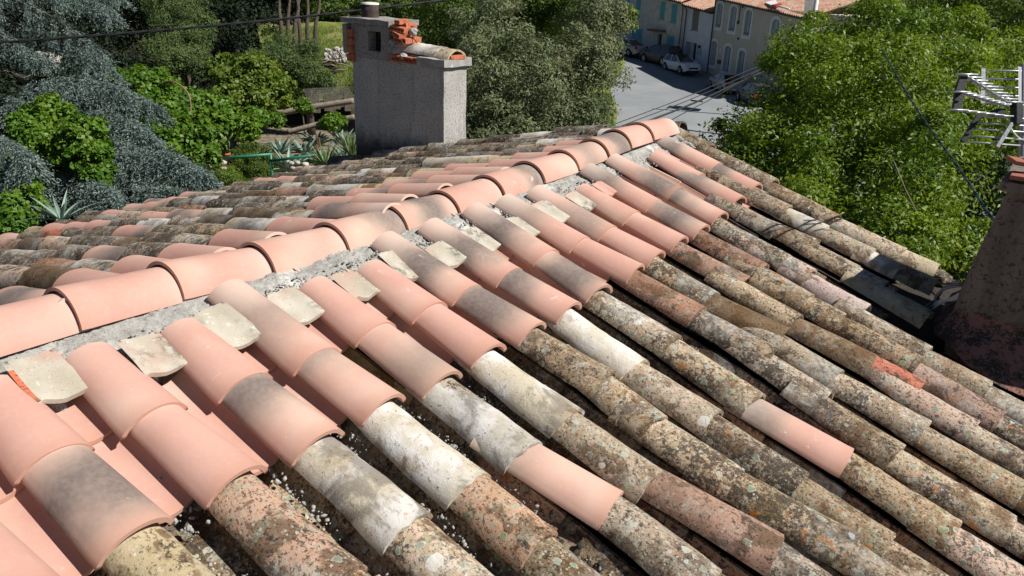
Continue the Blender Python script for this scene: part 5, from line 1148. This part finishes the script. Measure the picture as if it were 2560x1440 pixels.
g = MB(); g.prism([FA.w(fu-1.6, zr_+.10, -.25), FA.w(fu-.1, zr_-.02, .2), FA.w(fu+.1, zr_+.10, -.2), FA.w(fu-1.2, zr_+.32, -.9)], (0, 0, .08)); g.build('roof_sheet', M_white, h3)
g = MB(); g.prism([FA.w(fu-.1, zr_+.0, .15), FA.w(fu+.5, zr_-.04, .25), FA.w(fu+.6, zr_+.1, -.2), FA.w(fu+.1, zr_+.12, -.3)], (0, 0, .09)); g.build('roof_sheet', plain('red_sheet', (.55, .06, .05), .6), h3)
g = MB(); g.tube([FA.w(fu+.5, zr_+.02, .1), FA.w(fu+2.3, zr_-.1, .35)], .07, 6); g.build('pipe', M_white, h3, True)
# narrow pale house and cream house with turquoise shutters share the left frontage
uS = FB.px(1705, 100)[0]; zE2 = FB.px(1706, 9)[1]; uR, zR = FB.px(1771, 25); dB_ = (zE2-zR)/(uR-uS); print(dB_)
h2 = empty('house', FB.w((uS+FB.len)/2, GZ, -4), 'narrow pale blue house squeezed between the cream and the beige houses', 'house')
it = hwin(FB, [(1022, 98, 1000, 318, 70, 0, 'brown', 0), (938, 440, 922, 640, 66, 0, 'glass', .10), (1003, 455, 985, 655, 50, 0, 'dark', .10)])
wall(FB, h2, uS, FB.len, zb, zE2, it, M_pale, 8, dB_)
for q in it: window(FB, h2, *q[:4], arch=.0 if not q[6] else .02, style=q[5], sur=q[6])
roof(FB, h2, uS, FB.len+.0, zE2, 8, drop=dB_)
for (x, y, w_, h_, m_) in ((1055, 495, .16, .12, M_gut), (1053, 540, .22, .25, M_shut)):
    q = FB.px(1500+x/4.235, y/4.235); g = MB(); FB.box(g, q[0]-w_, q[0]+w_, q[1]-h_, q[1]+h_, .002, .10); g.build('letterbox', m_, h2)
g = MB(); g.tube([FB.w(uS+.25, zE2-.1, .4), FB.w(uS+.35, zE2-.5, .14), FB.w(uS+.35, GZ+.2, .14)], .055, 8); g.build('downpipe', M_gut, h2)
h1 = empty('house', FB.w(uS/2, GZ, -4), 'stained cream house with turquoise shutters at the far left of the row', 'house')
it = hwin(FB, [(300, -10, 285, 108, 46, 0, 'turq', 0), (412, -20, 398, 170, 52, 0, 'turq', 0), (668, 18, 655, 203, 54, 0, 'turq', 0), (793, 42, 778, 236, 60, 0, 'turq', 0), (364, 290, 352, 440, 56, 0, 'turq', 0), (424, 308, 408, 490, 60, 0, 'turq', 0), (637, 355, 628, 485, 50, 0, 'dark', .10), (748, 380, 740, 510, 82, 0, 'turq', 0)])
wall(FB, h1, -9, uS, zb, zE2+.15+dB_*(uS+9), it, M_cream, 8, dB_)
for q in it: window(FB, h1, *q[:4], arch=.0 if not q[6] else .02, style=q[5], sur=q[6])
roof(FB, h1, -9, uS-.01, zE2+.15+dB_*(uS+9), 8, drop=dB_)
q = FB.px(1500+630/4.235, 322/4.235); g = MB(); FB.box(g, q[0]-1.0, q[0]+1.0, q[1]-.1, q[1]+.08, .01, .7); g.build('door_canopy', plain('canopy_tile', (.20, .12, .08), .9), h1)
g = MB(); g.tube([FB.w(uS-.2, zE2, .12), FB.w(uS-.2, GZ+.3, .12)], .04, 8); g.build('downpipe', M_gut, h1)
g = MB(); FB.box(g, -9, uS-.3, zb, GZ+1.1, .003, .05); g.build('plinth', plain('damp_plinth', (.30, .31, .31), .9, var=.2, sc=2), h1)
# chimney and post beyond the corner
hc = empty('chimney', P(2024, 5, 50), 'dark grey chimney block beyond the corner house in front of its red roof', 'chimney')
g = MB(); g.hexa([P(2010, 30, 50), P(2033, 30, 50), P(2035, 30, 51), P(2012, 30, 51)], [P(2014, -40, 50), P(2040, -40, 50), P(2042, -40, 51), P(2016, -40, 51)]); g.build('stack', M_conc, hc)
pz = P(2040, 10, 49.5); g = MB(); g.tube([(pz[0], pz[1], GZ), (pz[0], pz[1], 2.2)], .14, 8); o = g.build('street_pole', M_white, None, True); tag(o, 'whitish concrete pole standing beside the dark chimney over the trees', 'pole')
lz = FA.len+.6; g = MB(); FA.box(g, lz, lz+6, zb, zE-.6, -7, -1.0)
o = g.build('annex', M_beige, None); tag(o, 'low rendered side building beyond the corner of the beige house', 'building')

# ------------------------------------------------------------------ parked cars
M_tyre = plain('tyre', (.018, .018, .018), .8); M_rim = M_rim; M_alloy = plain('alloy_rim', (.50, .50, .52), .35, metal=.6); M_cglass = plain('car_glass', (.012, .016, .022), .06, spec=.9, var=.02, bump=0)
M_lampc = plain('headlamp', (.55, .57, .60), .15, spec=.8, bump=0); M_lampr = plain('tail_lamp', (.45, .015, .015), .25, bump=0); M_trim = plain('black_trim', (.02, .02, .022), .6)
def paint(n_, c):
    m = plain(n_, c, .25, spec=.6, var=.02, bump=0); return m
def car(lab, wa, wb, col, kind, front, wheelbase, W=.86, flip=False):
    """wa, wb: pixels where the two street-side wheels touch the road (wa left in the photo); front: which of them is the front axle"""
    A_, B_ = G2(*wa), G2(*wb); d = B_-A_; d[2] = 0; d /= np.linalg.norm(d); mid = (A_+B_)/2; d = d if front == 'b' else -d
    nrm = np.array([-d[1], d[0], 0]); nrm *= 1 if nrm@(mid-CAM) > 0 else -1; c = mid+nrm*(W-.08); z0 = zg(c)
    T = lambda x, y, z: (c[0]+d[0]*x+nrm[0]*y, c[1]+d[1]*x+nrm[1]*y, z0+z)
    o = empty('parked_car', (c[0], c[1], z0), lab, 'car', 'cars parked along the houses')
    prof = {'hatch': dict(L=(-1.9, 2.1), hood=.92, roof=1.46, cab=(-1.75, -1.15, .15, 1.15), belt=.90), 'suv': dict(L=(-2.2, 2.25), hood=1.05, roof=1.70, cab=(-2.05, -1.7, .25, 1.15), belt=1.05), 'sedan': dict(L=(-2.15, 2.15), hood=.92, roof=1.42, cab=(-1.55, -.95, .25, 1.15), belt=.90), 'saloon': dict(L=(-2.2, 2.15), hood=.92, roof=1.42, cab=(-1.7, -.9, .3, 1.2), belt=.92)}[kind]
    x0, x1 = prof['L']; bz = prof['belt']; hz = prof['hood']; rz = prof['roof']; ca, cb, cc, cdd = prof['cab']; R = .33 if kind != 'suv' else .38; ax_ = wheelbase/2
    st = []
    for i in range(25):
        x = x0+(x1-x0)*i/24; e = min(x-x0, x1-x); rnd_ = math.sqrt(max(0, 1-(1-min(1, e/.45))**2)); w_ = W*(.80+.20*rnd_); top = (hz-.10+.10*min(1, (x1-x)/.9)) if x > cdd-.1 else bz
        top *= (.86+.14*rnd_) if e < .3 else 1; bot = .22+.12*(1-rnd_); arch_ = max(0, 1-(abs(abs(x)-ax_)/(R+.06))**2)**.5*(R+.07) if abs(abs(x)-ax_) < R+.06 else 0
        bot2 = max(bot, R+arch_*.95 if arch_ > 0 else 0); st.append([(w_*.93, bot2), (w_, max(bot2+.02, .45)), (w_*.99, top*.80), (w_*.90, top), (0, top+.035)])
    mb = MB(); vs = []; K = 9
    for i, s_ in enumerate(st):
        x = x0+(x1-x0)*i/24; ring_ = [(y, z) for y, z in s_]+[(-y, z) for y, z in s_[:-1][::-1]]
        vs += [T(x, y, z) for y, z in ring_]
    fs = [(i*K+k, i*K+k+1, (i+1)*K+k+1, (i+1)*K+k) for i in range(24) for k in range(K-1)]+[tuple(range(K)), tuple(24*K+k for k in range(K))]
    mb.add(vs, fs); body = mb.build('body', col, o, True); body.modifiers.new('e', 'EDGE_SPLIT').split_angle = radians(38)
    mb = MB(); mb.box(((np.array(T(0, 0, .30)))), ((x1-x0)/2-.12, W*.86, .12), (d, nrm, (0, 0, 1))); mb.build('underbody', M_trim, o)
    y1_, y2_ = W*.91, W*.70; z1_, z2_ = bz-.01, rz-.05
    gl = [T(ca, y, z1_) for y in (-y1_, y1_)], [T(cb, y, z2_) for y in (-y2_, y2_)], [T(cc, y, z2_+.02) for y in (-y2_, y2_)], [T(cdd, y, z1_) for y in (-y1_, y1_)]
    mb = MB(); v = [p for g_ in gl for p in g_]; mb.add(v, [(0, 1, 3, 2), (2, 3, 5, 4), (4, 5, 7, 6), (0, 2, 4, 6), (1, 3, 5, 7), (0, 1, 7, 6)]); mb.build('windows', M_cglass, o)
    mb = MB(); rr_ = [T(cb-.08, y, z2_) for y in (-y2_, y2_)]+[T(cc+.02, y, z2_+.02) for y in (y2_, -y2_)]; rt = [T(cb, y, rz) for y in (-y2_*.88, y2_*.88)]+[T(cc-.08, y, rz) for y in (y2_*.88, -y2_*.88)]; mb.hexa(rr_, rt); mb.build('roof', col if kind != 'hatch' else M_trim, o, bevel=.02)
    mb = MB()
    for sg in (-1, 1):
        for (xa, xb) in ((ca, cb-.03), ((ca+cdd)/2-.15, (cb+cc)/2), (cdd, cc)): mb.tube([T(xa, sg*(y1_+.0), z1_), T(xb, sg*(y2_+.005), z2_)], .035, 5)
    mb.build('pillar_set', col, o)
    for sx in (-1, 1):
        for sy in (-1, 1):
            cw = np.array(T(sx*ax_, sy*(W-.10), R)); mb = MB(); n = 20; vs = []
            for (r_, y) in ((R*.62, .10), (R*.95, .10), (R, .06), (R, -.08), (R*.6, -.10)):
                vs += [cw+d*r_*cos(2*pi*k/n)+np.array([0, 0, 1])*r_*sin(2*pi*k/n)+nrm*sy*y for k in range(n)]
            mb.add(vs, [(i*n+k, i*n+(k+1) % n, (i+1)*n+(k+1) % n, (i+1)*n+k) for i in range(4) for k in range(n)]); w_ = mb.build('wheel', M_tyre, o, True)
            mb = MB(); mb.add([cw+d*R*.62*cos(2*pi*k/n)+np.array([0, 0, 1])*R*.62*sin(2*pi*k/n)+nrm*sy*.085 for k in range(n)]+[cw+nrm*sy*.06], [(k, (k+1) % n, n) for k in range(n)])
            for k in range(5): a = 2*pi*k/5; mb.tube([cw+nrm*sy*.09, cw+nrm*sy*.10+(d*cos(a)+np.array([0, 0, 1])*sin(a))*R*.6], .035, 4)
            mb.build('rim', M_alloy, w_)
    for sy in (-1, 1):
        mb = MB(); mb.box(T(x1-.20, sy*W*.68, hz*.76), (.17, .14, .085), (d, nrm, (0, 0, 1))); mb.build('headlight', M_lampc, o, bevel=.02)
        mb = MB(); mb.box(T(x0+.10, sy*W*.80, bz*.88), (.10, .11, .12), (d, nrm, (0, 0, 1))); mb.build('tail_light', M_lampr, o, bevel=.02)
        mb = MB(); mb.box(T(cdd-.22, sy*(W+.08), bz+.06), (.06, .09, .06), (d, nrm, (0, 0, 1))); mb.build('mirror', col if kind != 'suv' else M_trim, o, bevel=.02)
    mb = MB(); mb.box(T(x1-.02, 0, .52), (.03, W*.50, .07), (d, nrm, (0, 0, 1))); mb.box(T(x1-.02, 0, .30), (.03, W*.55, .05), (d, nrm, (0, 0, 1))); mb.build('grille', M_trim, o)
    for xx in (x1+.015, x0-.015): mb = MB(); mb.box(T(xx, 0, .42), (.008, .26, .055), (d, nrm, (0, 0, 1))); mb.build('number_plate', M_white, o)
    return o
w1 = lambda x, y: (1550+x/7.11, 90+y/7.11)
car('white hatchback with dark roof facing the camera under the pale blue house', w1(825, 600), w1(1030, 690), paint('white_paint', (.70, .72, .75)), 'hatch', 'b', 2.5)
car('dark brown suv seen from its rear corner in front of the cream house', w1(475, 470), w1(690, 540), paint('dark_brown_paint', (.075, .062, .055)), 'suv', 'a', 2.65, .90)
car('silver-grey saloon half hidden by the bright tree before the beige house', w1(1590, 915), w1(1815, 1030), paint('silver_grey_paint', (.34, .35, .33)), 'saloon', 'a', 2.7)
car('dark blue car mostly behind the bright tree, nearest of the parked row', w1(2080, 1140), w1(2330, 1260), paint('dark_blue_paint', (.03, .04, .07)), 'hatch', 'a', 2.5)
car('pale grey car end showing at the far left behind the grey-green tree', w1(-110, 320), w1(60, 366), paint('pale_grey_paint', (.45, .45, .44)), 'saloon', 'a', 2.6)
